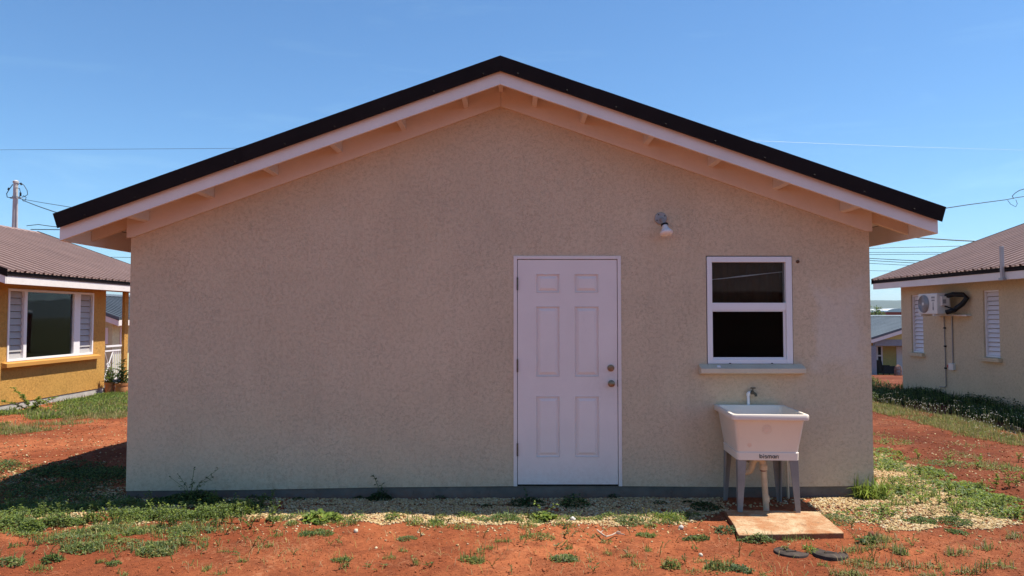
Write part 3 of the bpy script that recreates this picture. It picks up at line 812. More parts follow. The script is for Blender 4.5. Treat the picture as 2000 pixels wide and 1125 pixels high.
# print on the front lip
FY = -.2515
def ribbon(mb, pts, w, y=FY - .0012):
    P2 = [Vector(p) for p in pts]
    n = len(P2); L_, R_ = [], []
    for k in range(n):
        t = (P2[min(k + 1, n - 1)] - P2[max(k - 1, 0)]).normalized(); nn = Vector((-t.y, t.x)) * (w / 2)
        L_.append(P2[k] + nn); R_.append(P2[k] - nn)
    for k in range(n - 1):
        mb.poly([(L_[k].x, y, L_[k].y), (L_[k + 1].x, y, L_[k + 1].y), (R_[k + 1].x, y, R_[k + 1].y), (R_[k].x, y, R_[k].y)])
def arc(cx, cy, r, a0, a1, n=10): return [(cx + r * math.cos(math.radians(a0 + (a1 - a0) * k / n)), cy + r * math.sin(math.radians(a0 + (a1 - a0) * k / n))) for k in range(n + 1)]
def lettering():
    m = MB(); h = .021; w = .0052; r = h / 2; x = -.068; zb0 = .4705; g = .0060
    # b
    ribbon(m, [(x, zb0 + h * 1.55), (x, zb0)], w); ribbon(m, arc(x + r, zb0 + r, r - w / 4, 0, 360, 16), w, FY - .0014); x += 2 * r + g + w * .6
    ribbon(m, [(x, zb0 - .002), (x, zb0 + h)], w); ribbon(m, [(x, zb0 + h * 1.30), (x, zb0 + h * 1.55)], w); x += g + w * .6
    # s
    ribbon(m, [(x + .016, zb0 + h - w / 4), (x + .005, zb0 + h - w / 4)] + arc(x + .005, zb0 + h * .74, h * .24, 90, 270, 6) + arc(x + .011, zb0 + h * .26, h * .26, 90, -90, 6) + [(x, zb0)], w * .9); x += .016 + g + w * .4
    # m
    ribbon(m, [(x, zb0 - .002), (x, zb0 + h * .62)] + arc(x + .007, zb0 + h * .66, .007, 180, 0, 8) + [(x + .014, zb0 - .002)], w)
    ribbon(m, [(x + .014, zb0 + h * .62)] + arc(x + .021, zb0 + h * .66, .007, 180, 0, 8) + [(x + .028, zb0 - .002)], w, FY - .0014); x += .028 + g + w * .6
    # a
    ribbon(m, arc(x + r - w / 4, zb0 + r, r - w / 4, 0, 360, 16), w); ribbon(m, [(x + 2 * r - w / 4, zb0 + h), (x + 2 * r - w / 4, zb0 - .002)], w, FY - .0014); x += 2 * r + g + w * .3
    # n
    ribbon(m, [(x, zb0 - .002), (x, zb0 + h * .55)] + arc(x + .008, zb0 + h * .60, .008, 180, 0, 8) + [(x + .016, zb0 - .002)], w); x += .016 + g * .8
    # registered mark
    ribbon(m, arc(x, zb0 + h * .95, .0022, 0, 360, 8), .0014)
    o = m.build('lettering', M['ink'], tub, local=True, fix=False)
    o.rotation_euler = (math.radians(-3.4 * 0), 0, 0)
lettering()
def stain(cx, cz, r, w=None):
    # lies on the sloping front face
    def P_(x, z, e): 
        f = (z - .517) / (.772 - .517); y = -(.488 + (.602 - .488) * f) / 2
        return (x, y - e, z)
    m = MB(); n = 24
    if w:
        for k in range(n):
            a, b = 2 * math.pi * k / n, 2 * math.pi * (k + 1) / n
            m.poly([P_(cx + r * math.cos(a), cz + r * math.sin(a), .0012), P_(cx + r * math.cos(b), cz + r * math.sin(b), .0012), P_(cx + (r - w) * math.cos(b), cz + (r - w) * math.sin(b), .0012), P_(cx + (r - w) * math.cos(a), cz + (r - w) * math.sin(a), .0012)])
    else:
        m.poly([P_(cx + r * (1 + .15 * math.sin(3 * k)) * math.cos(2 * math.pi * k / n), cz + r * (1 + .15 * math.sin(5 * k)) * math.sin(2 * math.pi * k / n), .0009) for k in range(n)])
    m.build('stain', M['stain'], tub, local=True, fix=False)
stain(-.020, .705, .038, .004); stain(-.020, .705, .026); stain(-.150, .575, .018)
# waste pipework
pm = MB()
pm.tube([(-.05, .03, .470), (-.05, .03, .40), (-.055, .02, .35)], .021, 12)
pm.build('tailpiece', M['pvc'], tub, local=True, smooth=50)
pm = MB()
pm.tube([(-.150, .02, .425), (-.160, .0, .38), (-.150, -.02, .335), (-.120, -.04, .312), (-.095, -.055, .325), (-.082, -.065, .36), (-.075, -.075, .405), (-.05, -.085, .432), (-.02, -.090, .430), (.0, -.095, .405), (.004, -.097, .375)], .026, 12)
pm.build('trap', M['pvc'], tub, local=True, smooth=50)
pm = MB().tube([(-.055, .02, .39), (-.10, .02, .41), (-.155, .02, .425)], .022, 12)
pm.build('trap_arm', M['pvc'], tub, local=True, smooth=50)
for a_, b_, r_ in (((.003, -.097, .385), (.003, -.097, .345), .032), ((.018, -.104, .135), (.020, -.105, .085), .0275)):
    MB().tube([a_, b_], r_, 14).build('coupling', M['pvc'], tub, local=True, smooth=40)
MB().tube([(.003, -.097, .352), (.004, -.097, .335)], [.0315, .0245], 14).build('primer_band', M['redglue'], tub, local=True)
MB().tube([(.004, -.097, .36), (.012, -.100, .20), (.022, -.105, -.05)], .0240, 14).build('waste_pipe', M['pvc'], tub, local=True, smooth=50)
q = at(1535, 900, -.03)
supply = thing('supply_pipe', 'thin grey pipe standing against the wall behind the tub legs', 'pipe', (q.x, -.03, 0))
MB().tube([(q.x + .02, -.03, -.1), (q.x, -.03, .62)], .011, 8).build('riser', M['pvc'], supply, smooth=50)
MB().tube([(q.x + .001, -.03, .585), (q.x, -.03, .625)], .016, 8).build('collar', M['pvc'], supply, smooth=50)

# ------------------------------------------------------------------ slab and valve lids
c = [gp(1415, 1000, .02), gp(1600, 1004, .02), gp(1650, 1046, .02), gp(1444, 1050, .02)]
sp = []
for a, b in zip(c, c[1:] + c[:1]):
    for k in range(7):
        p = a.lerp(b, k / 7); sp.append((p.x + RS.uniform(-.006, .006), p.y + RS.uniform(-.006, .006)))
z0 = min(GZ0(p.x, p.y) for p in c); zt_ = max(GZ0(p.x, p.y) for p in c) * 0.5 + .038
sm = MB().hexa([(x, y, z0 - .06) for x, y in sp], [(x, y, zt_) for x, y in sp])
tag(sm.build('concrete_slab', M['slab'], bevel=.006), 'soil stained concrete slab lying on the ground in front of the tub', 'slab')
for px, py, r, lab in ((1545, 1073, .112, 'round black plastic valve lid set in soil, left of the pair'), (1620, 1077, .116, 'round black plastic valve lid set in soil, right of the pair')):
    p = gp(px, py, .01); z = GZ0(p.x, p.y) - .004
    t = thing('valve_lid', lab, 'valve lid', (p.x, p.y, z), 0, 'round valve lids in front of the slab')
    MB().lathe([(0, -.06), (r, -.06), (r * 1.02, .008), (r, .014), (r * .93, .016), (r * .92, .012), (0, .012)], (p.x, p.y, z), (.02, .03, 1), 30).build('cover', M['lid'], t, smooth=30)
    MB().box((p.x - .035, p.y - .008, z + .011), (p.x + .035, p.y + .008, z + .018)).build('lift_tab', M['lid'], t, bevel=.003)

# ------------------------------------------------------------------ neighbouring houses
def ribbed(mb, x_eave, z_eave, x_ridge, z_ridge, y0, y1, pitch=.235, rib=.034):
    """sheet with trapezoid ribs running up the slope"""
    n = int(round((y1 - y0) / pitch)); pitch = (y1 - y0) / n
    ys = []
    for k in range(n):
        b = y0 + k * pitch
        ys += [(b, 0), (b + .20 * pitch, 0), (b + .22 * pitch, .5), (b + .34 * pitch, .5), (b + .36 * pitch, 0), (b + .64 * pitch, 0), (b + .67 * pitch, 1), (b + .87 * pitch, 1), (b + .90 * pitch, 0)]
    ys.append((y1, 0))
    i = len(mb.v)
    nzx = (z_ridge - z_eave); nzz = abs(x_ridge - x_eave); l = math.hypot(nzx, nzz)
    sx = -nzx / l * (1 if x_ridge > x_eave else -1); sz = nzz / l
    for x, z in ((x_eave, z_eave), (x_ridge, z_ridge)):
        for y, hh in ys: mb.v.append((x + sx * hh * rib, y, z + sz * hh * rib))
    m = len(ys)
    for k in range(m - 1):
        mb.f.append((i + k, i + k + 1, i + m + k + 1, i + m + k))

def gable_house(name, label, Xw, Xf, dirx, y0, y1, ry0, ry1, ze, slope, half, wall_mat, roof_mat, holes, zt_wall, trim=True, zbase=-.3, plinth=.12, group=None):
    """dirx: +1 when the facing wall looks towards +x"""
    t = thing(name, label, 'house', (Xw, (y0 + y1) / 2, 0), 0, group)
    xr = Xf - dirx * half; zr = ze + slope * half; Xo = xr - dirx * half; Xw2 = Xw - dirx * 2 * (half - abs(Xf - Xw))
    w = MB()
    sheet_with_holes(w, lambda u, z, d: (Xw - dirx * d, u, z), (y0, y1), (plinth, zt_wall), holes, .09)
    for y in (y0, y1):
        w.poly([(Xw, y, plinth), (Xw2, y, plinth), (Xw2, y, zt_wall), (xr, y, zr - .12), (Xw, y, zt_wall)])
    w.poly([(Xw2, y0, plinth), (Xw2, y1, plinth), (Xw2, y1, zt_wall), (Xw2, y0, zt_wall)])
    w.build('wall', wall_mat, t, fix=False)
    p = MB(); o_ = dirx * .012
    p.box((Xw - o_, y0 + .012, zbase), (Xw2 + o_, y1 - .012, plinth + .004)); p.build('plinth', M['plinth_pale'], t)
    r = MB()
    ribbed(r, Xf + dirx * .03, ze, xr, zr, ry0, ry1); ribbed(r, Xo - dirx * .03, ze, xr, zr, ry0, ry1)
    roof = r.build('roof', roof_mat, t, fix=False)
    d = MB()
    for xe in (Xf, Xo):
        d.prism([(xe, ry0 + .02, ze - .03), (xr, ry0 + .02, zr - .03), (xr, ry0 + .02, zr - .055), (xe, ry0 + .02, ze - .055)], (0, ry1 - ry0 - .04, 0))
    d.build('roof_deck', M['soffit'], roof)
    for xe, s in ((Xf, dirx), (Xo, -dirx)):
        MB().box((xe - s * .028, ry0 + .03, ze - .20), (xe, ry1 - .03, ze - .035)).build('eave_fascia', M['white_wood'], roof)
        MB().box((xe + s * .001, ry0, ze - .072), (xe + s * .010, ry1, ze - .006)).build('eave_trim', M['black_trim'], roof)
    for y in (ry0, ry1):
        s = -1 if y == ry0 else 1
        for xe, dd in ((Xf, dirx), (Xo, -dirx)):
            MB().prism([(xe + dd * .035, y + s * .012, ze + .035), (xr, y + s * .012, zr + .05), (xr, y + s * .012, zr - .08), (xe + dd * .035, y + s * .012, ze - .09)], (0, -s * .012, 0)).build('rake_trim', M['black_trim'], roof)
            MB().prism([(xe, y, ze - .04), (xr, y, zr - .07), (xr, y, zr - .26), (xe, y, ze - .20)], (0, -s * .026, 0)).build('barge_board', M['white_wood'], roof)
    MB().prism([(xr - .14, ry0, zr - .14 * slope + .028), (xr, ry0, zr + .034), (xr + .14, ry0, zr - .14 * slope + .028), (xr + .14, ry0, zr - .14 * slope + .022), (xr, ry0, zr + .028), (xr - .14, ry0, zr - .14 * slope + .022)], (0, ry1 - ry0, 0)).build('ridge_cap', roof_mat, roof)
    return t, roof

# --- left ochre house
XW_L, XF_L = -8.6, -8.12
def yL(px, X): return X * F / (px - 1000.0) + CAMP.y
def zL(px, py, X): return atx(px, py, X).z
y0L, y1L = yL(-6, XW_L), yL(207, XW_L)
wy0, wy1 = yL(15.5, XW_L), yL(183, XW_L)
wzt, wzb = zL(16, 562.7, XW_L), zL(183, 692, XW_L)
ze_L = zL(30, 531, XF_L) 
ry0L, ry1L = yL(9, XF_L), yL(372, XF_L)
hl, roofL = gable_house('house', 'ochre stucco house with brown ribbed roof and wide louvred window, at the left', XW_L, XF_L, 1, y0L, y1L, ry0L, ry1L, ze_L, .355, 3.9, M['stucco_ochre'], M['roof_brown'], [(wy0, wy1, wzb, wzt)], ze_L - .06, plinth=.115)
def sidebox(mb, X, dirx, u0, u1, z0, z1, d0, d1):
    """box on a wall that faces dirx; d measured into the wall"""
    mb.box((X - dirx * d0, u0, z0), (X - dirx * d1, u1, z1)); return mb
w = MB(); fw = .045; du = wy1 - wy0
m1, m2 = yL(53, XW_L), yL(145, XW_L)
m1a = yL(47, XW_L); m2b = yL(157, XW_L)
sidebox(w, XW_L, 1, wy0 + .003, wy1 - .003, wzt - fw, wzt - .003, -.012, .07); sidebox(w, XW_L, 1, wy0 + .003, wy1 - .003, wzb + .003, wzb + fw, -.012, .07)
sidebox(w, XW_L, 1, wy0 + .003, wy0 + fw, wzb + fw, wzt - fw, -.012, .07); sidebox(w, XW_L, 1, wy1 - fw, wy1 - .003, wzb + fw, wzt - fw, -.012, .07)
sidebox(w, XW_L, 1, m1a, m1, wzb + fw, wzt - fw, -.010, .07); sidebox(w, XW_L, 1, m2, m2b, wzb + fw, wzt - fw, -.010, .07)
winl = w.build('window', M['vinyl'], hl, bevel=.003, label='wide white window with fixed glass between two louvred sides')
sidebox(MB(), XW_L, 1, m1, m2, wzb + fw, wzt - fw, .03, .036).build('pane', M['glass'], winl)
def louvres(parent, X, dirx, u0, u1, z0, z1, n, mat, tilt=.012, off=Vector((0, 0, 0))):
    hgt_ = (z1 - z0) / n
    for k in range(n):
        zb = z0 + k * hgt_
        m = MB()
        m.hexa([(X + dirx * tilt, u0, zb + .003), (X + dirx * tilt, u1, zb + .003), (X + dirx * (tilt - .008), u1, zb + .003), (X + dirx * (tilt - .008), u0, zb + .003)],
               [(X - dirx * tilt, u0, zb + hgt_ - .005), (X - dirx * tilt, u1, zb + hgt_ - .005), (X - dirx * (tilt + .008), u1, zb + hgt_ - .005), (X - dirx * (tilt + .008), u0, zb + hgt_ - .005)])
        m.build('slat', mat, parent)
louvres(winl, XW_L - .035, 1, wy0 + fw, m1a, wzb + fw, wzt - fw, 10, M['slatglass'])
louvres(winl, XW_L - .035, 1, m2b, wy1 - fw, wzb + fw, wzt - fw, 10, M['slatglass'])
sidebox(MB(), XW_L, 1, m1 - .0, m2, wzb, wzt, 1.2, 1.25).build('dark_backing', M['room'], winl)  # added near-black sheet, interior shade painted behind the glass
s_ = MB(); z_st = wzb - .002
s_.prism([(XW_L, wy0 - .12, z_st), (XW_L + .10, wy0 - .12, z_st - .02), (XW_L + .10, wy0 - .12, z_st - .088), (XW_L, wy0 - .12, z_st - .096)], (0, wy1 - wy0 + .28, 0))
s_.build('window_sill', m_paint('ochre_paint', (0.53, 0.255, 0.055), 0.6, .1), hl, bevel=.004)
# porch beyond: slab, post, beam, railing
py_post = yL(243, XW_L + .03)
pc = MB().box((XW_L - 3.5, y1L + .01, -.3), (XW_L + .05, ry1L - .4, .10)); pc.build('porch_floor', M['plinth'], hl)
MB().box((XW_L + .0, py_post - .03, .10), (XW_L + .06, py_post + .12, ze_L - .19)).build('porch_post', M['stucco_ochre'], hl)
MB().box((XW_L - .13, y1L + .01, ze_L - .188), (XW_L + .05, ry1L - .4, ze_L - .075)).build('porch_beam', M['stucco_ochre'], hl)
# railing between wall corner and post
YR = (y1L + .02, py_post - .035)
zrt = zL(225, 674, XW_L); zrb = zL(225, 741, XW_L)
rail = thing('porch_railing', 'white metal porch railing with crossed bars between ochre wall and post', 'railing', (XW_L, YR[0], zrb))
xr_ = XW_L - .02
MB().box((xr_ - .035, YR[0], zrt - .035), (xr_ + .035, YR[1], zrt)).build('handrail', M['vinyl'], rail)
MB().box((xr_ - .015, YR[0], zrt - .13), (xr_ + .015, YR[1], zrt - .10)).build('upper_rail', M['vinyl'], rail)
MB().box((xr_ - .015, YR[0], zrb), (xr_ + .015, YR[1], zrb + .03)).build('lower_rail', M['vinyl'], rail)
ym = YR[0] + (YR[1] - YR[0]) * .52
for a, b in (((YR[0], zrb + .03), (ym, zrt - .13)), ((YR[0], zrt - .13), (ym, zrb + .03))):
    MB().tube([(xr_, a[0], a[1]), (xr_, b[0], b[1])], .012, 6).build('cross_bar', M['vinyl'], rail)
MB().lathe([(.05, -.01), (.065, -.01), (.065, .01), (.05, .01), (.05, -.01)], (xr_, (YR[0] + ym) / 2, (zrb + zrt - .1) / 2), (1, 0, 0), 14).build('ring', M['vinyl'], rail)
for k in range(5):
    y = ym + (YR[1] - ym) * k / 4.0
    MB().tube([(xr_, y, zrb + .02), (xr_, y, zrt - .11)], .012, 6).build('baluster', M['vinyl'], rail)

# --- right buff house
XW_R, XF_R = 8.5, 8.07
y1R = yL(1760, XW_R); y0R = yL(2130, XW_R)
ze_R = zL(1800, 538.5, XF_R)
ry1R, ry0R = yL(1706, XF_R), yL(2160, XF_R)
def hole(p0, p1, pt, pb):
    ua, ub = yL(p1, XW_R), yL(p0, XW_R); return (ua, ub, zL((p0 + p1) / 2, pb, XW_R), zL((p0 + p1) / 2, pt, XW_R))
h1 = hole(1779, 1802, 576, 688.5); h2 = hole(1919.5, 1951, 566.5, 698)
hr, roofR = gable_house('house', 'buff stucco house with brown ribbed roof and narrow white louvred windows, at the right', XW_R, XF_R, -1, y0R, y1R, ry0R, ry1R, ze_R, .363, 3.9, M['stucco_buff'], M['roof_brown'], [h1, h2], ze_R - .05, plinth=.02)
for (ua, ub, z0, z1), lab in ((h1, 'louvred window half hidden by the air conditioner'), (h2, 'louvred window nearer the camera')):
    w = MB(); f_ = .03
    sidebox(w, XW_R, -1, ua + .002, ub - .002, z1 - f_, z1 - .002, .03, .085); sidebox(w, XW_R, -1, ua + .002, ub - .002, z0 + .002, z0 + f_, .03, .085)
    sidebox(w, XW_R, -1, ua + .002, ua + f_, z0 + f_, z1 - f_, .03, .085); sidebox(w, XW_R, -1, ub - f_, ub - .002, z0 + f_, z1 - f_, .03, .085)
    wn_ = w.build('window', M['vinyl'], hr, bevel=.002, label=lab)
    louvres(wn_, XW_R + .068, -1, ua + f_, ub - f_, z0 + f_, z1 - f_, 14, M['slat'], .014)
    sidebox(MB(), XW_R, -1, ua + .01, ub - .01, z0, z1, .3, .31).build('dark_backing', M['room'], wn_)  # added near-black sheet so the slits between slats look unlit
    MB().box((XW_R - .07, ua - .05, z0 - .075), (XW_R + .002, ub + .05, z0 - .003)).build('window_sill', M['stucco_buff'], hr, bevel=.004)
# service mast board on the fascia
q0 = atx(1958.5, 545, XF_R - .03); q1 = atx(1956, 481, XF_R - .03)
sm_ = thing('service_mast', 'plain grey upright board fixed to the right house fascia', 'mast', (q0.x, q0.y, q0.z))
MB().box((XF_R - .06, q0.y - .022, q0.z), (XF_R - .010, q0.y + .022, q1.z)).build('board', M['pole'], sm_, bevel=.003)
MB().box((XF_R - .066, q0.y - .05, q0.z - .02), (XF_R - .004, q0.y + .05, q0.z + .02)).build('bracket', M['steel'], sm_)

# --- air conditioner
XA0 = XW_R - .42
ya1, ya0 = yL(1793.5, XA0), yL(1830, XA0)
za1, za0 = zL(1812, 573.5, XA0), zL(1812, 613.5, XA0)
ac = thing('air_conditioner', 'ivory air conditioner outdoor unit on a wall bracket, right house', 'air conditioner', (XA0, (ya0 + ya1) / 2, za0))
dpt = .26
MB().box((XA0, ya0, za0), (XA0 + dpt, ya1, za1)).build('case', M['ac'], ac, bevel=.012)
fc = Vector((XA0, ya1 - (ya1 - ya0) * .31, (za0 + za1) / 2)); R_ = (za1 - za0) * .44
MB().lathe([(0, -.002), (R_, -.002), (R_, .006), (R_ * .96, .012), (R_ * .3, .016), (0, .016)], fc, (-1, 0, 0), 28).build('fan_guard', M['acgrey'], ac, smooth=40)
g = MB()
for k in range(1, 6):
    r_ = R_ * (.22 + .15 * k)
    g.lathe([(r_ - .004, .012), (r_, .020), (r_ + .004, .012)], fc, (-1, 0, 0), 24)
g.build('guard_ring', M['steel'], ac)
MB().lathe([(0, 0), (R_ * .17, 0), (R_ * .17, .022), (0, .024)], fc, (-1, 0, 0), 16).build('hub', M['ac'], ac)
bl = ya0 + (ya1 - ya0) * .20
for zz, ww, hh in ((.80, .16, .035), (.66, .14, .03), (.42, .03, .12), (.26, .05, .06)):
    zc = za0 + (za1 - za0) * zz
    MB().box((XA0 - .002, bl - ww / 2 * .7, zc - hh / 2), (XA0 + .004, bl + ww / 2 * .7, zc + hh / 2)).build('badge', M['acgrey'], ac)
MB().box((XA0 + .06, ya0 - .055, za0 + .16), (XA0 + .20, ya0 + .001, za1 - .06)).build('valve_cover', M['ac'], ac, bevel=.006)
MB().box((XA0 + .08, ya0 - .058, za0 + .20), (XA0 + .14, ya0 - .05, za1 - .12)).build('rating_label', M['acgrey'], ac)
MB().tube([(XA0 + .17, ya0 - .01, za0 + .34), (XA0 + .22, ya0 - .14, za0 + .37), (XA0 + .33, ya0 - .27, za0 + .36), (XA0 + .36, ya0 - .33, za0 + .30), (XA0 + .31, ya0 - .28, za0 + .19), (XA0 + .21, ya0 - .17, za0 + .07), (XA0 + .12, ya0 - .08, za0 + .03)], .046, 8).build('insulated_hose', M['dark'], ac, smooth=60)
MB().tube([(XA0 + .12, ya0 - .05, za0 + .15), (XA0 + .17, ya0 - .20, za0 + .10), (XA0 + .18, ya0 - .24, za0 + .05)], .014, 6).build('valve_hose', M['dark'], ac, smooth=60)
for y in (ya0 + .10, ya1 - .10):
    MB().box((XA0 - .02, y - .02, za0 - .035), (XW_R, y + .02, za0 - .003)).build('bracket', M['ac'], ac)
MB().box((XW_R - .10, ya0 - .36, za0 - .04), (XW_R - .002, ya1, za0 - .012)).build('wall_rail', M['ac'], ac)
yp1, yp2 = yL(1843, XW_R - .02), yL(1858, XW_R - .02)
zb1 = zL(1847, 756, XW_R)
dr = thing('drain_pipe', 'thin drain pipe down the right house wall under the air conditioner', 'pipe', (XW_R, yp1, zb1))
MB().tube([(XW_R - .02, yp1, za0 - .01), (XW_R - .02, yp1 - .02, zb1 + .03), (XW_R - .02, yp1 + .02, zb1), (XW_R - .02, yp1 + .2, zb1 - .01)], .010, 6).build('pipe', M['acgrey'], dr, smooth=50)
for f_ in (.25, .55, .8): 
    MB().box((XW_R - .034, yp1 - .03, zb1 + (za0 - zb1) * f_), (XW_R - .002, yp1 + .01, zb1 + (za0 - zb1) * f_ + .03)).build('clip', M['dark'], dr)
zj = zL(1857, 722, XW_R)
cn = thing('conduit', 'grey conduit and switch box on the right house wall', 'conduit', (XW_R, yp2, zj))
MB().tube([(XW_R - .015, yp2, za0 - .04), (XW_R - .015, yp2, zj + .1)], .012, 6).build('pipe', M['acgrey'], cn, smooth=50)
MB().box((XW_R - .06, yp2 - .06, zj), (XW_R - .002, yp2 + .08, zj + .13)).build('switch_box', M['ac'], cn, bevel=.005)
MB().lathe([(0, 0), (.035, 0), (.03, .02), (0, .025)], (XW_R - .002, yp2 + .16, zj + .065), (-1, 0, 0), 12).build('isolator', M['red'], cn)

# --- added unseen house behind the camera, gives the panes something dark to mirror
bh = thing('house', 'brown house added unseen behind the camera to give the window a dark reflection', 'house', (5.5, -19.0, 0))
bw = MB().box((1.0, -26.0, -.2), (11.0, -19.0, 2.5)); bw.build('wall', m_stucco('brown_stucco', (0.20, 0.125, 0.075)), bh)
MB().prism([(.4, -18.4, 2.45), (.4, -22.5, 4.1), (.4, -26.6, 2.45), (.4, -26.6, 2.35), (.4, -18.4, 2.35)], (11.2, 0, 0)).build('roof', m_roofmetal('dark_brown_metal', (0.045, 0.028, 0.022)), bh)
# ------------------------------------------------------------------ far houses
def far_gable(name, label, xe, dirx, y0, y1, ze, slope, half, zg, wall, roofm, ov=.4, nr=None):
    """gable end towards the camera; eave nearest the view axis at xe"""
    t = thing(name, label, 'house', (xe - dirx * half, y0 + ov, zg))
    xr = xe - dirx * half; xo = xr - dirx * half; zr = ze + slope * half
    xw, xw2 = xe - dirx * ov, xo + dirx * ov
    r = MB()
    ribbed(r, xe, ze, xr, zr, y0, y1, .40 if nr is None else nr, .05); ribbed(r, xo, ze, xr, zr, y0, y1, .40 if nr is None else nr, .05)
    ro = r.build('roof', roofm, t, fix=False)
    for x_ in (xe, xo):
        s = 1 if x_ == xe else -1
        MB().prism([(x_, y0, ze - .02), (xr, y0, zr - .02), (xr, y0, zr - .24), (x_, y0, ze - .24)], (0, .03, 0)).build('barge_board', M['white_wood'], ro)
        MB().prism([(x_ + s * dirx * .02, y0 - .02, ze + .06), (xr, y0 - .02, zr + .08), (xr, y0 - .02, zr - .04), (x_ + s * dirx * .02, y0 - .02, ze - .06)], (0, .018, 0)).build('rake_trim', M['roof_grey'], ro)
        MB().box((x_, y0 + .032, ze - .22), (x_ - s * dirx * .03, y1, ze - .03)).build('eave_fascia', M['white_wood'], ro)
    MB().prism([(xr - .2, y0, zr - .2 * slope + .07), (xr, y0, zr + .085), (xr + .2, y0, zr - .2 * slope + .07), (xr, y0, zr + .05)], (0, y1 - y0, 0)).build('ridge_cap', roofm, ro)
    return t, xw, xw2, xr, zr
# left far house, seen past the porch
q = at(232, 626, 24 - 6.42)
tl, xw, xw2, xr, zr = far_gable('house', 'distant pale green house with slate grey roof, seen past the porch at the left', q.x, 1, q.y, q.y + 8, q.z + .05, .36, 2.4, -.72, M['farcream'], M['roof_grey'], .45, .30)
yw = q.y + .45
wmb = MB()
wmb.poly([(xw, yw, -.9), (xw2, yw, -.9), (xw2, yw, q.z), (xr, yw, zr - .1), (xw, yw, q.z)]); wmb.poly([(xw, yw, -.9), (xw, q.y + 7.6, -.9), (xw, q.y + 7.6, q.z), (xw, yw, q.z)]); wmb.poly([(xw2, yw, -.9), (xw2, q.y + 7.6, -.9), (xw2, q.y + 7.6, q.z), (xw2, yw, q.z)]); wmb.poly([(xw, q.y + 7.6, -.9), (xw2, q.y + 7.6, -.9), (xw2, q.y + 7.6, q.z), (xr, q.y + 7.6, zr - .1), (xw, q.y + 7.6, q.z)])
wmb.build('wall', M['farcream'], tl, fix=False)
a0, a1 = at(204, 640, yw), at(211, 672, yw)
wq = MB().box((a0.x - 1.0, yw - .03, a1.z), (a1.x + .0, yw + .02, a0.z)).build('window', M['vinyl'], tl)
MB().box((a0.x - .92, yw - .036, a1.z + .07), (a1.x - .09, yw - .031, a0.z - .07)).build('pane', M['dark'], wq)
yy0, yy1 = yL(235, xw), yL(243, xw)
wq = MB().box((xw - .02, yy0, zL(238, 672, xw)), (xw + .03, yy1, zL(238, 636, xw))).build('window', M['vinyl'], tl)
louvres(wq, xw + .05, 1, yy0 + .08, yy1 - .08, zL(238, 668, xw), zL(238, 640, xw), 9, M['slat'])

# right far house with porch
q = at(1703, 663, 38 - 6.42)
zg = -1.78
tr, xw, xw2, xr, zr = far_gable('house', 'distant yellow porch house with pale grey ribbed roof, seen between the main and right house', q.x, -1, q.y, q.y + 9, q.z + .05, .312, 3.75, zg, M['yellow'], M['roof_pale'], .3, .33)
ypo = q.y + .3; yin = q.y + 2.1
def hh(px, py, Y): return at(px, py, Y).z
g_ = MB(); zbm1, zbm0 = hh(1730, 663, ypo), hh(1730, 675.5, ypo)
g_.poly([(xw, ypo, zbm1), (xw2, ypo, zbm1), (xr, ypo, zr - .1)]); g_.build('gable', M['yellow'], tr, fix=False)
MB().box((xw - .0, ypo - .02, zbm0), (xw2, ypo + .2, zbm1 - .002)).build('porch_beam', M['bluegrey'], tr)
cx0, cx1 = at(1703, 700, ypo).x, at(1712, 700, ypo).x
MB().box((cx0, ypo, zg - .3), (cx1, ypo + .25, zbm0)).build('porch_column', M['bluegrey'], tr)
MB().box((cx0 + 4.2, ypo, zg - .3), (cx1 + 4.2, ypo + .25, zbm0)).build('porch_column', M['bluegrey'], tr)
MB().box((xw + .05, ypo - .05, zg - .4), (xw2 - .1, yin, zg + .10)).build('porch_floor', M['terracotta'], tr)
iw = MB(); iw.poly([(xw, yin, zg), (xw2, yin, zg), (xw2, yin, q.z), (xr, yin, zr - .15), (xw, yin, q.z)]); iw.poly([(xw, yin, zg - .3), (xw, q.y + 8.6, zg - .3), (xw, q.y + 8.6, q.z), (xw, yin, q.z)]); iw.poly([(xw2, ypo, zg - .3), (xw2, q.y + 8.6, zg - .3), (xw2, q.y + 8.6, q.z), (xw2, ypo, q.z)])
iw.build('wall', M['yellow'], tr, fix=False)
a0, a1 = at(1711.5, 676, yin), at(1723.5, 713, yin)
wq = MB().box((a0.x, yin - .05, a1.z), (a1.x, yin + .01, a0.z)).build('window', M['vinyl'], tr)
zm = (a0.z + a1.z) / 2
for za, zb in ((a1.z + .08, zm - .04), (zm + .04, a0.z - .03)):
    MB().box((a0.x + .06, yin - .058, za), (a1.x - .09, yin - .052, zb)).build('pane', M['dark'], wq)
a0, a1 = at(1750, 677, yin), at(1772, 738, yin)
MB().box((a0.x, yin - .05, zg + .1), (a1.x, yin - .01, a0.z)).build('door', M['vinyl'], tr)
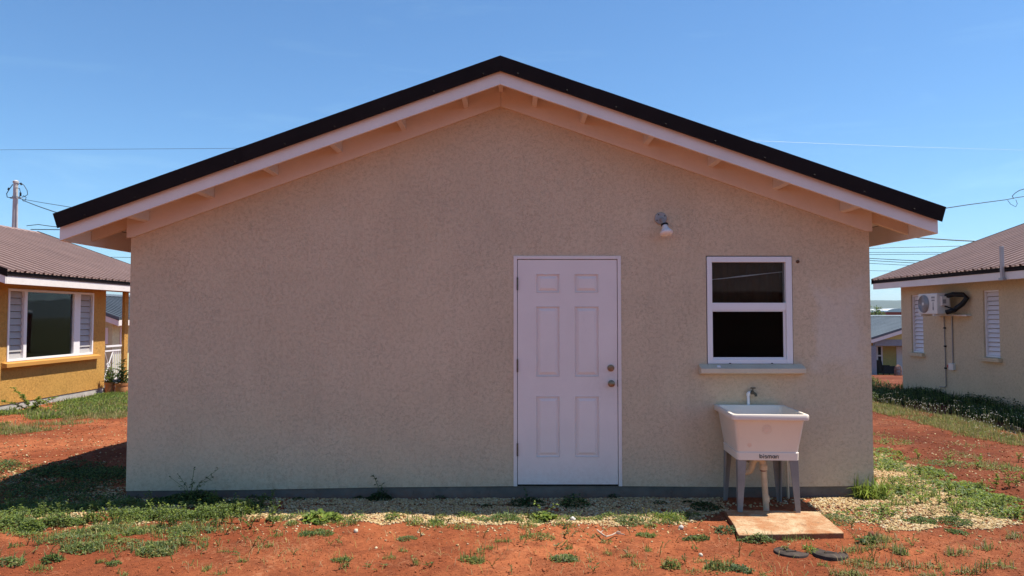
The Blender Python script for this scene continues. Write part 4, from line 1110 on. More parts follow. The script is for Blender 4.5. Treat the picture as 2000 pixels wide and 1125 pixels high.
# chair on that porch
q = at(1733, 738, ypo + .8); zf = zg + .10
ch = thing('porch_chair', 'dark armchair with pale seat on the distant yellow porch', 'chair', (q.x, q.y, zf))
MB().box((q.x - .38, q.y - .30, zf + .22), (q.x + .30, q.y + .30, zf + .40)).build('seat', M['dark'], ch, bevel=.02)
MB().box((q.x - .30, q.y - .34, zf + .40), (q.x + .28, q.y + .24, zf + .47)).build('cushion', M['vinyl'], ch, bevel=.02)
MB().hexa([(q.x - .42, q.y - .30, zf + .2), (q.x - .30, q.y - .30, zf + .2), (q.x - .30, q.y + .34, zf + .2), (q.x - .42, q.y + .34, zf + .2)], [(q.x - .54, q.y - .30, zf + .92), (q.x - .44, q.y - .30, zf + .92), (q.x - .44, q.y + .34, zf + .92), (q.x - .54, q.y + .34, zf + .92)]).build('backrest', M['dark'], ch, bevel=.02)
for s in (-1, 1):
    MB().box((q.x - .38, q.y + s * .34 - .04, zf + .20), (q.x + .32, q.y + s * .34 + .04, zf + .62)).build('armrest', M['dark'], ch, bevel=.02)
for sx in (-.36, .26):
    for sy in (-.28, .28): MB().box((q.x + sx - .03, q.y + sy - .03, zf), (q.x + sx + .03, q.y + sy + .03, zf + .24)).build('leg', M['dark'], ch)
# tall domed cage in front of that porch
q = at(1754.5, 745, 34 - 6.42); zf = GZ0(q.x, q.y); zf = min(zf, q.z); R_ = .145 * 1.0
cg = thing('bird_cage', 'tall domed brown cage standing in front of the distant porch', 'cage', (q.x, q.y, zf))
R_ = 6.2 / F * 34; Hc = at(1754, 712, q.y).z - zf
MB().lathe([(0, 0), (R_, 0), (R_, .05), (0, .05)], (q.x, q.y, zf), (0, 0, 1), 16).build('base', M['wicker'], cg)
for k in range(14):
    a = 2 * math.pi * k / 14; cx_, cy_ = math.cos(a) * R_, math.sin(a) * R_
    MB().tube([(q.x + cx_, q.y + cy_, zf + .05), (q.x + cx_, q.y + cy_, zf + Hc * .72), (q.x + cx_ * .8, q.y + cy_ * .8, zf + Hc * .87), (q.x + cx_ * .35, q.y + cy_ * .35, zf + Hc * .96), (q.x, q.y, zf + Hc * .98)], .014, 4).build('bar', M['wicker'], cg)
for f_ in (.25, .5, .72):
    MB().lathe([(R_ - .012, -.012), (R_ + .012, -.012), (R_ + .012, .012), (R_ - .012, .012), (R_ - .012, -.012)], (q.x, q.y, zf + Hc * f_), (0, 0, 1), 16).build('hoop', M['wicker'], cg)
MB().lathe([(0, 0), (.03, .01), (.02, .05), (0, .06)], (q.x, q.y, zf + Hc * .96), (0, 0, 1), 8).build('finial', M['wicker'], cg)
# barrel roofed store far behind
q0 = at(1730, 616, 75); q1 = at(1772, 616, 75); zt_ = at(1750, 602.5, 75).z; zs_ = at(1750, 609.5, 75).z
br = thing('barn', 'far red shed with a pale barrel roof, just above the grey roof at the right', 'shed', (q0.x, 75, GZ0(q0.x, 75)))
MB().box((q0.x + .1, 75, GZ0(q0.x, 75) - .5), (q1.x - .1, 83, zs_)).build('wall', M['red'], br)
rg = []
for yy in (74.7, 83.3):
    rg.append([(q0.x + (q1.x - q0.x) * (0.5 - 0.5 * math.cos(math.pi * k / 10)), yy, zs_ + (zt_ - zs_) * math.sin(math.pi * k / 10)) for k in range(11)])
m = MB()
for k in range(10): m.poly([rg[0][k], rg[0][k + 1], rg[1][k + 1], rg[1][k]])
m.poly(rg[0]); m.build('roof', M['barrel'], br, smooth=30)

# ------------------------------------------------------------------ poles and wires
PY = 40 - 6.42
p = at(27, 500, PY); ztop = at(27, 356, PY).z
pole = thing('utility_pole', 'pale concrete utility pole with wire fittings behind the left roof', 'utility pole', (p.x, PY, GZ0(p.x, PY)))
MB().tube([(p.x - .04, PY, GZ0(p.x, PY) - .5), (p.x, PY, ztop)], [.17, .115], 12).build('shaft', M['pole'], pole, smooth=40)
MB().tube([(p.x + .16, PY - .05, ztop - 2.6), (p.x + .13, PY - .05, ztop - .9)], .05, 8).build('riser', M['pole'], pole, smooth=40)
MB().lathe([(.13, -.06), (.16, -.06), (.16, .06), (.13, .06), (.13, -.06)], (p.x, PY, ztop - .85), (0, 0, 1), 12).build('band', M['steel'], pole)
MB().lathe([(.12, 0), (.15, 0), (.15, .10), (.05, .16), (0, .16)], (p.x, PY, ztop - .04), (0, 0, 1), 12).build('cap', M['pole'], pole)
MB().box((p.x - .28, PY - .04, ztop - .92), (p.x + .32, PY + .04, ztop - .84)).build('cross_arm', M['steel'], pole)
def pxp(px, py, Y): return at(px, py, Y)
for pts, r in ((((25, 360), (18, 370), (13, 378), (14, 385), (21, 386)), .022), (((33, 362), (41, 357), (47, 362), (53, 372), (54, 380), (46, 385)), .018), (((31, 367), (38, 368), (40, 376), (38, 385)), .018), (((43, 386), (46, 382), (51, 385), (50, 391), (46, 393), (43, 389)), .016)):
    MB().tube([pxp(a, b, PY - .1) for a, b in pts], r, 5).build('jumper_wire', M['wire'], pole, smooth=60)
for a, b in (((40, 357.5), (42, 361)), ((18, 367), (16, 371)), ((40, 376), (40, 383))):
    MB().tube([pxp(*a, PY - .1), pxp(*b, PY - .1)], .05, 6).build('insulator', M['dark'], pole)
def wire(name, label, pts, r, mat=None, depth=None):
    """pts: (px, py, depth)"""
    P_ = [at(a, b, d - 6.42) for a, b, d in pts]
    fine = []
    for k in range(len(P_) - 1):
        for j in range(6): fine.append(P_[k].lerp(P_[k + 1], j / 6))
    fine.append(P_[-1])
    o = MB().tube(fine, r, 5).build('overhead_wire', mat or M['wire'], None, smooth=60)
    tag(o, label, 'wire', 'overhead wires')
wire('w', 'thin overhead wire crossing the open sky left of the gable', [(-60, 293, 34), (200, 291.5, 34), (420, 290, 34), (600, 288, 34)], .008)
wire('w', 'faint pale overhead wire crossing the open sky right of the gable', [(1380, 270, 36), (1500, 276, 36), (1750, 286, 36), (2060, 295, 36)], .004, M['wiregrey'])
wire('w', 'upper thin wire from the left utility pole to behind the main roof', [(38, 388, 39.9), (90, 397, 37), (140, 405, 34)], .014)
wire('w', 'lower thick drooping wire from the left utility pole to behind the main roof', [(44, 391, 39.9), (75, 403, 37), (107, 414, 34), (150, 424, 32)], .022)
wire('w', 'bundled wires low over the left brown roof', [(52, 441, 60), (75, 438.5, 60), (100, 442, 60), (130, 445, 60)], .03)
wire('w', 'straight dark wire below the left eave of the main house', [(60, 448, 60), (100, 448.5, 60), (140, 449, 60)], .035)
wire('w', 'thin wires just above the left roof edge by the main wall', [(205, 502, 60), (235, 502.5, 60), (270, 503, 60)], .02)
wire('w', 'dark wire from the right eave tip up to a hooked joint', [(1838, 408, 22), (1890, 400, 24), (1965, 390, 26), (1985, 386, 27), (2040, 378, 29)], .014)
MBw = MB()
MBw.tube([at(1980, 388, 20.5), at(1977, 383, 20.5), at(1983, 377, 20.5), at(1991, 372, 20.5), at(2004, 368, 20.5)], .014, 5)
MBw.tube([at(1968, 391, 20.5), at(1974, 399, 20.5), at(1984, 404, 20.5), at(1987, 398, 20.5), at(1984, 390, 20.5)], .009, 5)
tag(MBw.build('wire_joint', M['wire'], None, smooth=60), 'loose hooked wire ends at the right edge of the sky', 'wire', 'overhead wires')
wire('w', 'thick dark wire leaving below the right eave towards the right roof', [(1745, 460, 30), (1800, 465, 30), (1860, 469, 30), (1940, 473, 30)], .024)
for k, (ya, yb, r, lab) in enumerate(((486, 480, .024, 'topmost of the thin wires between the main wall and right roof'), (493, 493, .020, 'second of the thin wires between the main wall and right roof'), (497.5, 496, .020, 'third of the thin wires between the main wall and right roof'), (503, 514, .028, 'fourth thin wire, sagging right, between main wall and right roof'), (507, 519, .024, 'fifth thin wire, sagging right, between main wall and right roof'), (513, 523, .020, 'sixth thin wire, sagging right, between main wall and right roof'), (528, 532, .016, 'lowest faint wire between the main wall and right roof'))):
    wire('w', lab, [(1670, ya, 62), (1760, ya + (yb - ya) * .45, 62), (1900, yb, 62)], r)

# ------------------------------------------------------------------ vegetation and stones
def leaf_arrays(P, ang, pitch, roll, ln, wd, col, fold=0.25):
    """leaf = 2 folded triangles pairs; returns V (n*4,3), F (n*2,3), C"""
    n = len(P)
    d = np.stack([np.cos(ang) * np.cos(pitch), np.sin(ang) * np.cos(pitch), np.sin(pitch)], -1)
    s = np.stack([-np.sin(ang), np.cos(ang), np.zeros(n)], -1)
    u = np.cross(d, s)
    s2 = s * np.cos(roll)[:, None] + u * np.sin(roll)[:, None]
    u2 = np.cross(d, s2)
    L_ = ln[:, None]; W_ = wd[:, None]
    v0 = P; v3 = P + d * L_ - np.array([0, 0, 1]) * L_ * .12
    v1 = P + d * L_ * .45 + s2 * W_ * .5 + u2 * W_ * fold
    v2 = P + d * L_ * .45 - s2 * W_ * .5 + u2 * W_ * fold
    V = np.stack([v0, v1, v2, v3], 1).reshape(-1, 3)
    b = np.arange(n)[:, None] * 4
    Fc = np.concatenate([b + np.array([[0, 3, 1]]), b + np.array([[0, 2, 3]])], 1).reshape(-1, 3)
    C = np.repeat(col, 4, 0)
    return V, Fc, C
def blade_arrays(P, ang, lean, ln, wd, col):
    n = len(P)
    d = np.stack([np.cos(ang), np.sin(ang), np.zeros(n)], -1); s = np.stack([-np.sin(ang), np.cos(ang), np.zeros(n)], -1)
    z = np.array([0, 0, 1.0]); L_ = ln[:, None]; W_ = wd[:, None]; le = lean[:, None]
    m = P + z * L_ * .55 * np.sqrt(1 - (le * .5) ** 2) + d * L_ * .5 * le * .5
    t = m + z * L_ * .5 * np.clip(1 - le, -.2, 1) + d * L_ * .5 * le
    V = np.stack([P - s * W_ * .5, P + s * W_ * .5, m - s * W_ * .4, m + s * W_ * .4, t], 1).reshape(-1, 3)
    b = np.arange(n)[:, None] * 5
    Fc = np.concatenate([b + np.array([[0, 1, 3]]), b + np.array([[0, 3, 2]]), b + np.array([[2, 3, 4]])], 1).reshape(-1, 3)
    return V, Fc, np.repeat(col, 5, 0)
class Bag:
    def __init__(s): s.V = []; s.F = []; s.C = []; s.n = 0
    def add(s, V, Fc, C): s.V.append(V); s.F.append(Fc + s.n); s.C.append(C); s.n += len(V)
    def make(s, name, mat, org=None, **kw):
        V = np.concatenate(s.V)
        if org is not None: V = V - np.array(org)
        return np_mesh(name, V, np.concatenate(s.F), mat, np.concatenate(s.C), **kw)
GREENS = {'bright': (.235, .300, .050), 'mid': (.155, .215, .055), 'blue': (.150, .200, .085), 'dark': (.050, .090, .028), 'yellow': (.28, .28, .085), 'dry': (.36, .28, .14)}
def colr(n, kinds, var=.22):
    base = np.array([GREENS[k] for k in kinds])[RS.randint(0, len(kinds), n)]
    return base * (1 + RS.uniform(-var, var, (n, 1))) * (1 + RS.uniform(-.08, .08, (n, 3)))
def clump(bag, cx, cy, rx, ry, h, n, kinds, leaf=.022, asp=.55, seed=None, blades=0, blade=.10, holes=.0, lean=.5):
    """low leafy patch: leaves in an uneven dome plus blades"""
    k = int(n * 1.6) + 8
    r = np.sqrt(RS.uniform(0, 1, k)); a = RS.uniform(0, 2 * np.pi, k)
    x = cx + rx * r * np.cos(a); y = cy + ry * r * np.sin(a)
    nz = fbm(x * 9 + 31, y * 9 + 11, 77, 3) + .5
    keep = (nz - .5 + .30 * (1 - r) + .10) > (holes * .4)
    lob = .75 + .5 * fbm(np.cos(a) * 2 + cx * 7, np.sin(a) * 2 + cy * 7, 5, 2)
    keep &= r < lob + .28
    x, y, r, nz = x[keep][:n], y[keep][:n], r[keep][:n], nz[keep][:n]
    m = len(x)
    if m:
        z = hgt(x, y) + h * np.clip(1.05 - r ** 2, .08, 1) * np.clip(nz * 1.3, .15, 1.3) * RS.uniform(.1, 1, m) ** .7
        ln = leaf * RS.uniform(.6, 1.4, m)
        bag.add(*leaf_arrays(np.stack([x, y, z], -1), RS.uniform(0, 2 * np.pi, m), RS.uniform(-.25, .85, m), RS.uniform(-.6, .6, m), ln, ln * asp * RS.uniform(.8, 1.2, m), colr(m, kinds)))
    if blades:
        r = np.sqrt(RS.uniform(0, 1, blades)); a = RS.uniform(0, 2 * np.pi, blades)
        x = cx + rx * r * np.cos(a); y = cy + ry * r * np.sin(a)
        ln = blade * RS.uniform(.5, 1.3, blades)
        bag.add(*blade_arrays(np.stack([x, y, hgt(x, y) - .004], -1), RS.uniform(0, 2 * np.pi, blades), RS.uniform(.1, lean * 2, blades), ln, ln * .05 + .0022, colr(blades, kinds)))
def stems(bag, cx, cy, spec, leafn=10, leaf=.03, kinds=('dark',)):
    """upright stems with leaves: spec = (dx, dy, height)"""
    for dx, dy, hh_ in spec:
        b0 = np.array([cx, cy, GZ0(cx, cy)]); tp = b0 + np.array([dx, dy, hh_])
        n = leafn; f = RS.uniform(.25, 1, n)
        mid = b0 + (tp - b0) * .5 + np.array([dx * -.2, 0, hh_ * .05])
        q = ((1 - f) ** 2)[:, None] * b0 + (2 * f * (1 - f))[:, None] * mid + (f ** 2)[:, None] * tp
        ln = leaf * RS.uniform(.6, 1.3, n)
        bag.add(*leaf_arrays(q, RS.uniform(0, 6.28, n), RS.uniform(-.2, .9, n), RS.uniform(-.5, .5, n), ln, ln * .5, colr(n, kinds)))
        for u, v in ((b0, mid), (mid, tp)):
            w_ = .0022
            V = np.array([u + [-w_, 0, 0], u + [w_, 0, 0], v + [w_, 0, 0], v + [-w_, 0, 0], u + [0, -w_, 0], u + [0, w_, 0], v + [0, w_, 0], v + [0, -w_, 0]])
            bag.add(V, np.array([[0, 1, 2], [0, 2, 3], [4, 5, 6], [4, 6, 7]]), np.tile(np.array(GREENS['mid']) * .8, (8, 1)))

# --- individual clumps one could point at
def weed(px, py, rx, h, n, kinds, label, leaf=.022, blades=0, blade=.09, ry=None, st=None, asp=.55, name='weed', cat='weed', lean=.5):
    p = gp(px, py, 0.0); b = Bag()
    clump(b, p.x, p.y, rx, ry or rx * .75, h, n, kinds, leaf, asp, blades=blades, blade=blade, lean=lean)
    if st: stems(b, p.x, p.y, st, kinds=kinds)
    z = GZ0(p.x, p.y)
    o = b.make(name, M['leaf'], (p.x, p.y, z)); o.location = (p.x, p.y, z)
    tag(o, label, cat, 'weeds growing around the yard')
D, Mi, Br, Bl, Ye, Dr = 'dark', 'mid', 'bright', 'blue', 'yellow', 'dry'
weed(372, 981, .30, .13, 1400, (D, Mi), 'dark leafy weed with tall thin stems at the wall base, far left of the door', .026, st=[(-.20, .02, .22), (-.12, .0, .25), (.02, .02, .30), (.10, 0, .19), (.19, .02, .22), (.24, .0, .29), (.05, -.05, .2)], ry=.14)
weed(742, 975, .11, .10, 420, (D,), 'dark bushy weed with one upright stem at the wall base, left of the door', .022, st=[(-.06, .0, .22), (.02, 0, .14)], ry=.09)
weed(1030, 983, .16, .08, 420, (D,), 'dark straggly weed below the left jamb of the white door', .024, ry=.08, st=[(-.02, .02, .13)])
weed(1122, 985, .13, .10, 460, (D, Mi), 'rounded dark weed below the middle of the white door', .022, ry=.09)
weed(1378, 995, .14, .07, 380, (D,), 'dark weed in the shade just left of the tub legs', .024, ry=.12)
weed(632, 1018, .15, .09, 170, (Br, Mi, Br), 'broad leaved bright weed on the sunny gravel edge, left of the door', .048, asp=.75, ry=.12)
weed(617, 1049, .13, .035, 520, (Mi, Mi, D), 'mat of short green weed on red soil below the broad leaved weed', .016, blades=60, blade=.05, ry=.11)
weed(795, 1054, .075, .03, 260, (Mi, Bl), 'small round green weed on red soil, left of the door', .014, blades=20, blade=.04, ry=.06)
weed(1062, 1011, .10, .12, 110, (Br, Br, Mi), 'upright bright leafy weed in sunny gravel below the door', .042, asp=.7, st=[(-.08, .03, .14), (.1, .02, .12)], ry=.09)
weed(985, 1015, .13, .07, 420, (Mi, Bl), 'loose grey green weed in sunny gravel left of the door', .020, blades=30, ry=.12)
weed(1228, 1018, .13, .07, 420, (Bl, Mi), 'blue green weed in sunny gravel right of the door', .020, ry=.12)
weed(1310, 1014, .13, .08, 420, (Br, Mi), 'bright green weed at the end of the sunny gravel, left of the tub shadow', .022, blades=40, ry=.10)
weed(1050, 1053, .13, .035, 220, (Mi, Ye), 'flat sparse weed on red soil below the door left edge', .016, blades=50, blade=.06, ry=.08)
weed(1105, 1097, .105, .045, 420, (Bl, Mi), 'compact grey green weed near the front edge, below the door', .018, blades=30, blade=.06, ry=.08)
weed(922, 1098, .085, .045, 260, (Mi, Ye), 'yellowish tuft near the front edge, left of the door line', .016, blades=50, blade=.07, ry=.06)
weed(1262, 1047, .08, .03, 240, (Mi,), 'small green tuft on red soil right of the dead twig', .015, blades=30, blade=.05, ry=.05)
weed(1360, 1054, .10, .035, 320, (Mi, D), 'low green tuft on red soil left of the slab', .016, blades=40, blade=.05, ry=.06)
weed(1697, 1062, .065, .045, 60, (D, Mi), 'small dark star shaped weed on red soil right of the slab', .045, ry=.06)
weed(1448, 1115, .075, .05, 260, (D, Bl), 'dark bushy weed at the front edge below the slab', .020, ry=.06)
weed(1402, 1115, .085, .05, 260, (Mi, D, Ye), 'mixed grass tuft at the front edge left of the dark bushy weed', .018, blades=60, blade=.08, ry=.06)
weed(1312, 1112, .06, .06, 180, (Mi, Ye), 'upright tuft at the front edge below the small green tuft', .02, blades=30, blade=.08, ry=.05)
weed(665, 1104, .06, .03, 110, (Mi,), 'tiny green weed near the front edge left of centre', .016, blades=24, blade=.05, ry=.04)
weed(222, 1105, .05, .03, 160, (D, Mi), 'tiny round weed at the front left on red soil', .014, ry=.04)
weed(102, 1099, .07, .05, 240, (Mi, D), 'small leafy weed at the far front left', .018, blades=20, ry=.05)
weed(18, 1105, .10, .05, 320, (Bl, Mi), 'grey green weed at the bottom left corner', .018, blades=20, ry=.06)
weed(478, 1004, .14, .11, 560, (Mi, Br), 'fuller green weed standing at the left end of the sunny gravel', .022, st=[(.02, .0, .12)], ry=.12)
weed(1700, 974, .15, .10, 120, (Br,), 'tuft of long bright grass at the right corner of the wall', .03, blades=230, blade=.20, ry=.11, lean=.75, name='grass_tuft', cat='grass')
weed(1622, 1017, .20, .045, 520, (Bl, Mi), 'creeping grey green weed beside the right edge of the slab', .020, ry=.15)
weed(1476, 1056, .14, .065, 420, (Mi, Bl), 'weed leaning over the front left edge of the slab', .018, blades=20, ry=.05)
weed(1418, 1040, .09, .05, 240, (D, Bl), 'blue green weed at the left corner of the slab', .022, ry=.09)
weed(1792, 1020, .16, .05, 620, (D, Mi), 'dark green mat on the right gravel, nearer the wall corner', .018, ry=.10)
weed(1866, 1022, .16, .05, 620, (D, Mi), 'dark green mat on the right gravel, outermost of the two', .018, ry=.11)
weed(1868, 1043, .09, .04, 300, (Mi, D), 'small green mat just below the outermost dark mat on gravel', .016, ry=.06)
weed(1866, 908, .28, .04, 420, (Bl, Mi, Ye), 'wide flat weed on the red soil right of the house', .024, ry=.22)
weed(1957, 917, .24, .03, 300, (Ye, Mi), 'flat yellowish weed on red soil near the right edge', .022, blades=60, ry=.16)
weed(1745, 868, .24, .03, 260, (Ye, Mi), 'flat weed on red soil close to the right wall corner', .022, blades=40, ry=.2)
weed(1560, 1052, .10, .03, 160, (Mi, Ye), 'thin grass between the slab and the valve lids', .015, blades=60, blade=.06, ry=.05, name='grass_tuft', cat='grass')
weed(1583, 1074, .045, .03, 110, (Br, Mi), 'little green weed squeezed between the two valve lids', .018, blades=16, blade=.06, ry=.07)
# fern-like shrub at left house
p = gp(60, 805, .0)
b = Bag()
for (dx, hh_) in ((-.30, .42), (-.12, .30), (.05, .24), (.25, .20), (-.4, .2), (.45, .25)):
    stems(b, p.x, p.y, [(dx, RS.uniform(-.15, .15), hh_)], 70, .055, ('mid', 'bright', 'bright'))
o = b.make('shrub', M['leaf'], (p.x, p.y, 0)); o.location = (p.x, p.y, 0)
tag(o, 'feathery bright green shrub in the grass below the left house window', 'shrub')
# potted plants by the porch
for px, r, hh_, lab, kinds, up in ((214.5, 9.2, 24, 'terracotta pot with a small green plant at the ochre house corner', ('mid', 'blue'), .45), (238, 12.5, 21, 'wider terracotta pot with dark spiky plant beside the porch post', ('dark', 'dark'), .62)):
    q = gp(px, 767, 0.02); dd = (q.y - CAMP.y) / F
    t = thing('potted_plant', lab, 'potted plant', (q.x, q.y, GZ0(q.x, q.y)), 0, 'pots by the porch')
    R_ = r * dd; H_ = hh_ * dd; z0 = GZ0(q.x, q.y)
    MB().lathe([(0, 0), (R_ * .82, 0), (R_ * .95, H_ * .5), (R_ * .90, H_ * .78), (R_, H_ * .80), (R_ * 1.04, H_), (R_ * .9, H_), (R_ * .86, H_ * .85), (0, H_ * .85)], (q.x, q.y, z0), (0, 0, 1), 20).build('pot', M['terracotta'], t, smooth=40)
    b = Bag(); n = 160
    a = RS.uniform(0, 6.28, n); rad = RS.uniform(0, R_ * .8, n)
    P_ = np.stack([q.x + rad * np.cos(a), q.y + rad * np.sin(a), z0 + H_ * .85 + RS.uniform(0, up * .7, n) * (1.2 - rad / R_)], -1)
    b.add(*leaf_arrays(P_, RS.uniform(0, 6.28, n), RS.uniform(-.1, 1.2, n), RS.uniform(-.5, .5, n), np.full(n, .13), np.full(n, .028), colr(n, kinds)))
    o = b.make('foliage', M['leaf'], (q.x, q.y, z0)); o.parent = t

# --- ground cover that nobody could count
cover = Bag()
def cov(px, py, rx, ry, h, n, kinds, **kw):
    p = gp(px, py, 0.0); clump(cover, p.x, p.y, rx, ry, h, n, kinds, **kw)
# sunlit band in front of the house's left part
for a in ((20, 1010, .28, .20), (75, 992, .34, .10), (150, 998, .34, .14), (215, 992, .34, .12), (255, 1012, .30, .13), (330, 1012, .26, .14), (395, 1015, .22, .10), (20, 1030, .20, .12), (110, 1028, .22, .08), (60, 1040, .10, .08), (440, 1008, .2, .12)):
    cov(*a, .105, 1500, (Mi, Mi, Bl, Br), leaf=.019)
for a in ((130, 1062, .24, .12), (160, 1078, .16, .08), (232, 1072, .27, .13), (300, 1082, .16, .09), (330, 1045, .34, .09), (400, 1040, .26, .09), (255, 1038, .3, .08), (345, 1072, .22, .10), (185, 1048, .18, .07)):
    cov(*a, .05, 600, (Mi, Bl, Ye), leaf=.018, blades=120, blade=.07, holes=.25)
# shaded band to the left of the house
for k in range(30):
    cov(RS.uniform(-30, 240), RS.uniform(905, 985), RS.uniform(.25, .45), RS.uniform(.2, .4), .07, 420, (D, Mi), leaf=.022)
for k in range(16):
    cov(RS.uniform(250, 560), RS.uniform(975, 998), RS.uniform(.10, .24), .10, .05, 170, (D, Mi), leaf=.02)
# loose weeds in the gravel
for px in (520, 560, 690, 760, 850, 905, 940, 1010, 1095, 1160, 1190, 1265, 1340):
    cov(px + RS.uniform(-12, 12), RS.uniform(1005, 1022), RS.uniform(.06, .14), RS.uniform(.05, .1), .045, 170, (Mi, Bl, Br), leaf=.018, holes=.2)
for k in range(24):
    cov(RS.uniform(470, 1340), RS.uniform(1006, 1032), RS.uniform(.05, .13), RS.uniform(.04, .08), .035, 90, (Mi, Bl, Br, Ye), leaf=.016, blades=24, blade=.06, holes=.25)
for k in range(28):
    cov(RS.uniform(0, 480), RS.uniform(988, 1060), RS.uniform(.06, .2), RS.uniform(.05, .1), .05, 190, (Mi, Br, Ye, Bl), leaf=.017, blades=30, blade=.07, holes=.25)
for k in range(8):
    cov(RS.uniform(1705, 1960), RS.uniform(930, 1035), RS.uniform(.05, .13), RS.uniform(.04, .1), .05, 80, (Br, Ye, Mi), leaf=.020, blades=40, blade=.09, holes=.25)
for px in (585, 700, 860, 950, 1200, 1290, 1345):
    cov(px, RS.uniform(972, 990), .07, .05, .04, 70, (D,), leaf=.02)
# right: leafy strip running diagonally beside the gravel
for (px, py, n) in ((1714, 884, 260), (1725, 895, 260), (1738, 906, 260), (1755, 918, 260), (1722, 912, 200), (1810, 922, 300), (1830, 931, 300), (1772, 940, 160), (1790, 958, 240), (1742, 960, 200), (1862, 950, 340), (1885, 960, 340), (1905, 970, 340), (1930, 975, 320), (1950, 980, 320), (1925, 1000, 300), (1960, 996, 260), (1780, 975, 140), (1985, 1012, 240), (1905, 985, 260), (1690, 1010, 110), (1722, 1002, 90)):
    cov(px, py, RS.uniform(.16, .28), RS.uniform(.14, .24), .065, n, (Br, Br, Mi, Bl), leaf=.030, asp=.65, holes=.1)
for k in range(26):
    cov(RS.uniform(1705, 2000), RS.uniform(822, 1000), RS.uniform(.1, .25), RS.uniform(.08, .2), .025, 70, (Ye, Mi, Dr), leaf=.018, blades=40, blade=.06, holes=.3)
for k in range(20):
    cov(RS.uniform(1640, 2000), RS.uniform(1050, 1125), RS.uniform(.05, .14), RS.uniform(.04, .08), .03, 90, (Ye, Mi, Dr), leaf=.016, blades=40, blade=.07, holes=.3)
for k in range(34):
    cov(RS.uniform(0, 1640), RS.uniform(1050, 1128), RS.uniform(.02, .08), RS.uniform(.02, .05), .02, 40, (Ye, Mi), leaf=.012, blades=20, blade=.05, holes=.3)
# loose sprigs and runners between the mats
for k in range(170):
    px_, py_ = RS.uniform(-10, 2010), 1010 + 116 * RS.uniform(0, 1) ** 1.3
    if 1395 < px_ < 1660 and py_ < 1068: continue
    p = gp(px_, py_, 0.0)
    h_ = RS.uniform(.015, .07) if RS.uniform() < .96 else RS.uniform(.07, .11)
    kk = ((Mi, Bl), (Ye, Mi), (Dr, Ye), (D, Mi))[RS.randint(4)]
    stems(cover, p.x, p.y, [(RS.uniform(-.06, .06), RS.uniform(-.05, .05), h_) for j in range(RS.randint(1, 4))], RS.randint(4, 12), RS.uniform(.010, .020), kk)
for k in range(90):
    px_, py_ = RS.uniform(0, 560), RS.uniform(985, 1040)
    p = gp(px_, py_, 0.0)
    stems(cover, p.x, p.y, [(RS.uniform(-.06, .06), RS.uniform(-.05, .05), RS.uniform(.06, .14)) for j in range(3)], 14, .020, (Mi, Br, Bl))
for k in range(34):
    px_, py_ = RS.uniform(1690, 2000), RS.uniform(890, 1020)
    p = gp(px_, py_, 0.0)
    stems(cover, p.x, p.y, [(RS.uniform(-.06, .06), RS.uniform(-.05, .05), RS.uniform(.05, .12)) for j in range(3)], 14, .026, (Mi, Br, Br))
tag(cover.make('ground_cover', M['leaf'], kind='stuff'), 'low creeping green weeds scattered over the red yard')

# --- meadow strip below the left house and dark weeds below the right house
lg = Bag()
def strip(bag, n, poly, kinds, leaf, h, blades, blade, pat=.0, asp=.5):
    """scatter in a ground polygon (photo px corners)"""
    G = np.array([[gp(a, b, 0).x, gp(a, b, 0).y] for a, b in poly])
    lo, hi = G.min(0), G.max(0)
    def inside(x, y):
        c = np.zeros(len(x), bool); j = len(G) - 1
        for i in range(len(G)):
            xi, yi, xj, yj = G[i, 0], G[i, 1], G[j, 0], G[j, 1]
            c ^= ((yi > y) != (yj > y)) & (x < (xj - xi) * (y - yi) / (yj - yi + 1e-12) + xi); j = i
        return c
    def pts(m):
        x = RS.uniform(lo[0], hi[0], m * 4); y = RS.uniform(lo[1], hi[1], m * 4)
        k = inside(x + .18 * fbm(x * 3, y * 3, 21, 3), y + .5 * fbm(x * 2, y * 2, 22, 3)) & (fbm(x * 2.2, y * 2.2, 23, 3) + RS.uniform(-.15, .15, len(x)) > pat)
        return x[k][:m], y[k][:m]
    if n:
        x, y = pts(n); m = len(x)
        z = hgt(x, y) + h * np.clip(.6 + 1.6 * fbm(x * 2.5, y * 2.5, 51, 3), .15, 1.5) * RS.uniform(0, 1, m)
        ln = leaf * RS.uniform(.6, 1.4, m)
        bag.add(*leaf_arrays(np.stack([x, y, z], -1), RS.uniform(0, 6.28, m), RS.uniform(-.2, 1.0, m), RS.uniform(-.6, .6, m), ln, ln * asp, colr(m, kinds)))
    if blades:
        x, y = pts(blades); m = len(x); ln = blade * RS.uniform(.5, 1.3, m)
        bag.add(*blade_arrays(np.stack([x, y, hgt(x, y) - .005], -1), RS.uniform(0, 6.28, m), RS.uniform(.1, 1.1, m), ln, ln * .05 + .003, colr(m, kinds)))
    return pts
strip(lg, 11000, [(-30, 838), (250, 806), (252, 768), (206, 771), (-30, 811)], (Mi, Mi, Br, Br, D), .036, .08, 9000, .10)
strip(lg, 2000, [(-30, 862), (250, 815), (250, 805), (-30, 836)], (Mi, Ye, Dr), .025, .03, 3500, .07, pat=-.02)
strip(lg, 0, [(-30, 850), (250, 812), (252, 780), (-30, 820)], (Dr, Ye), .025, .03, 2500, .11)
tag(lg.make('grass', M['leaf'], kind='stuff'), 'uneven green grass along the foot of the ochre house')
rg_ = Bag()
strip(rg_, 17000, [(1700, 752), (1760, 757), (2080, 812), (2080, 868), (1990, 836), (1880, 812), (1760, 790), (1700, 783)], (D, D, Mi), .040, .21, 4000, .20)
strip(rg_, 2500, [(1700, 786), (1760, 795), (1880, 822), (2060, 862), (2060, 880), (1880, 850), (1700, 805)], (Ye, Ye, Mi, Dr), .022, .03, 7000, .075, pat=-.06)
tag(rg_.make('undergrowth', M['leaf'], kind='stuff'), 'dark dense weeds growing along the foot of the right house')
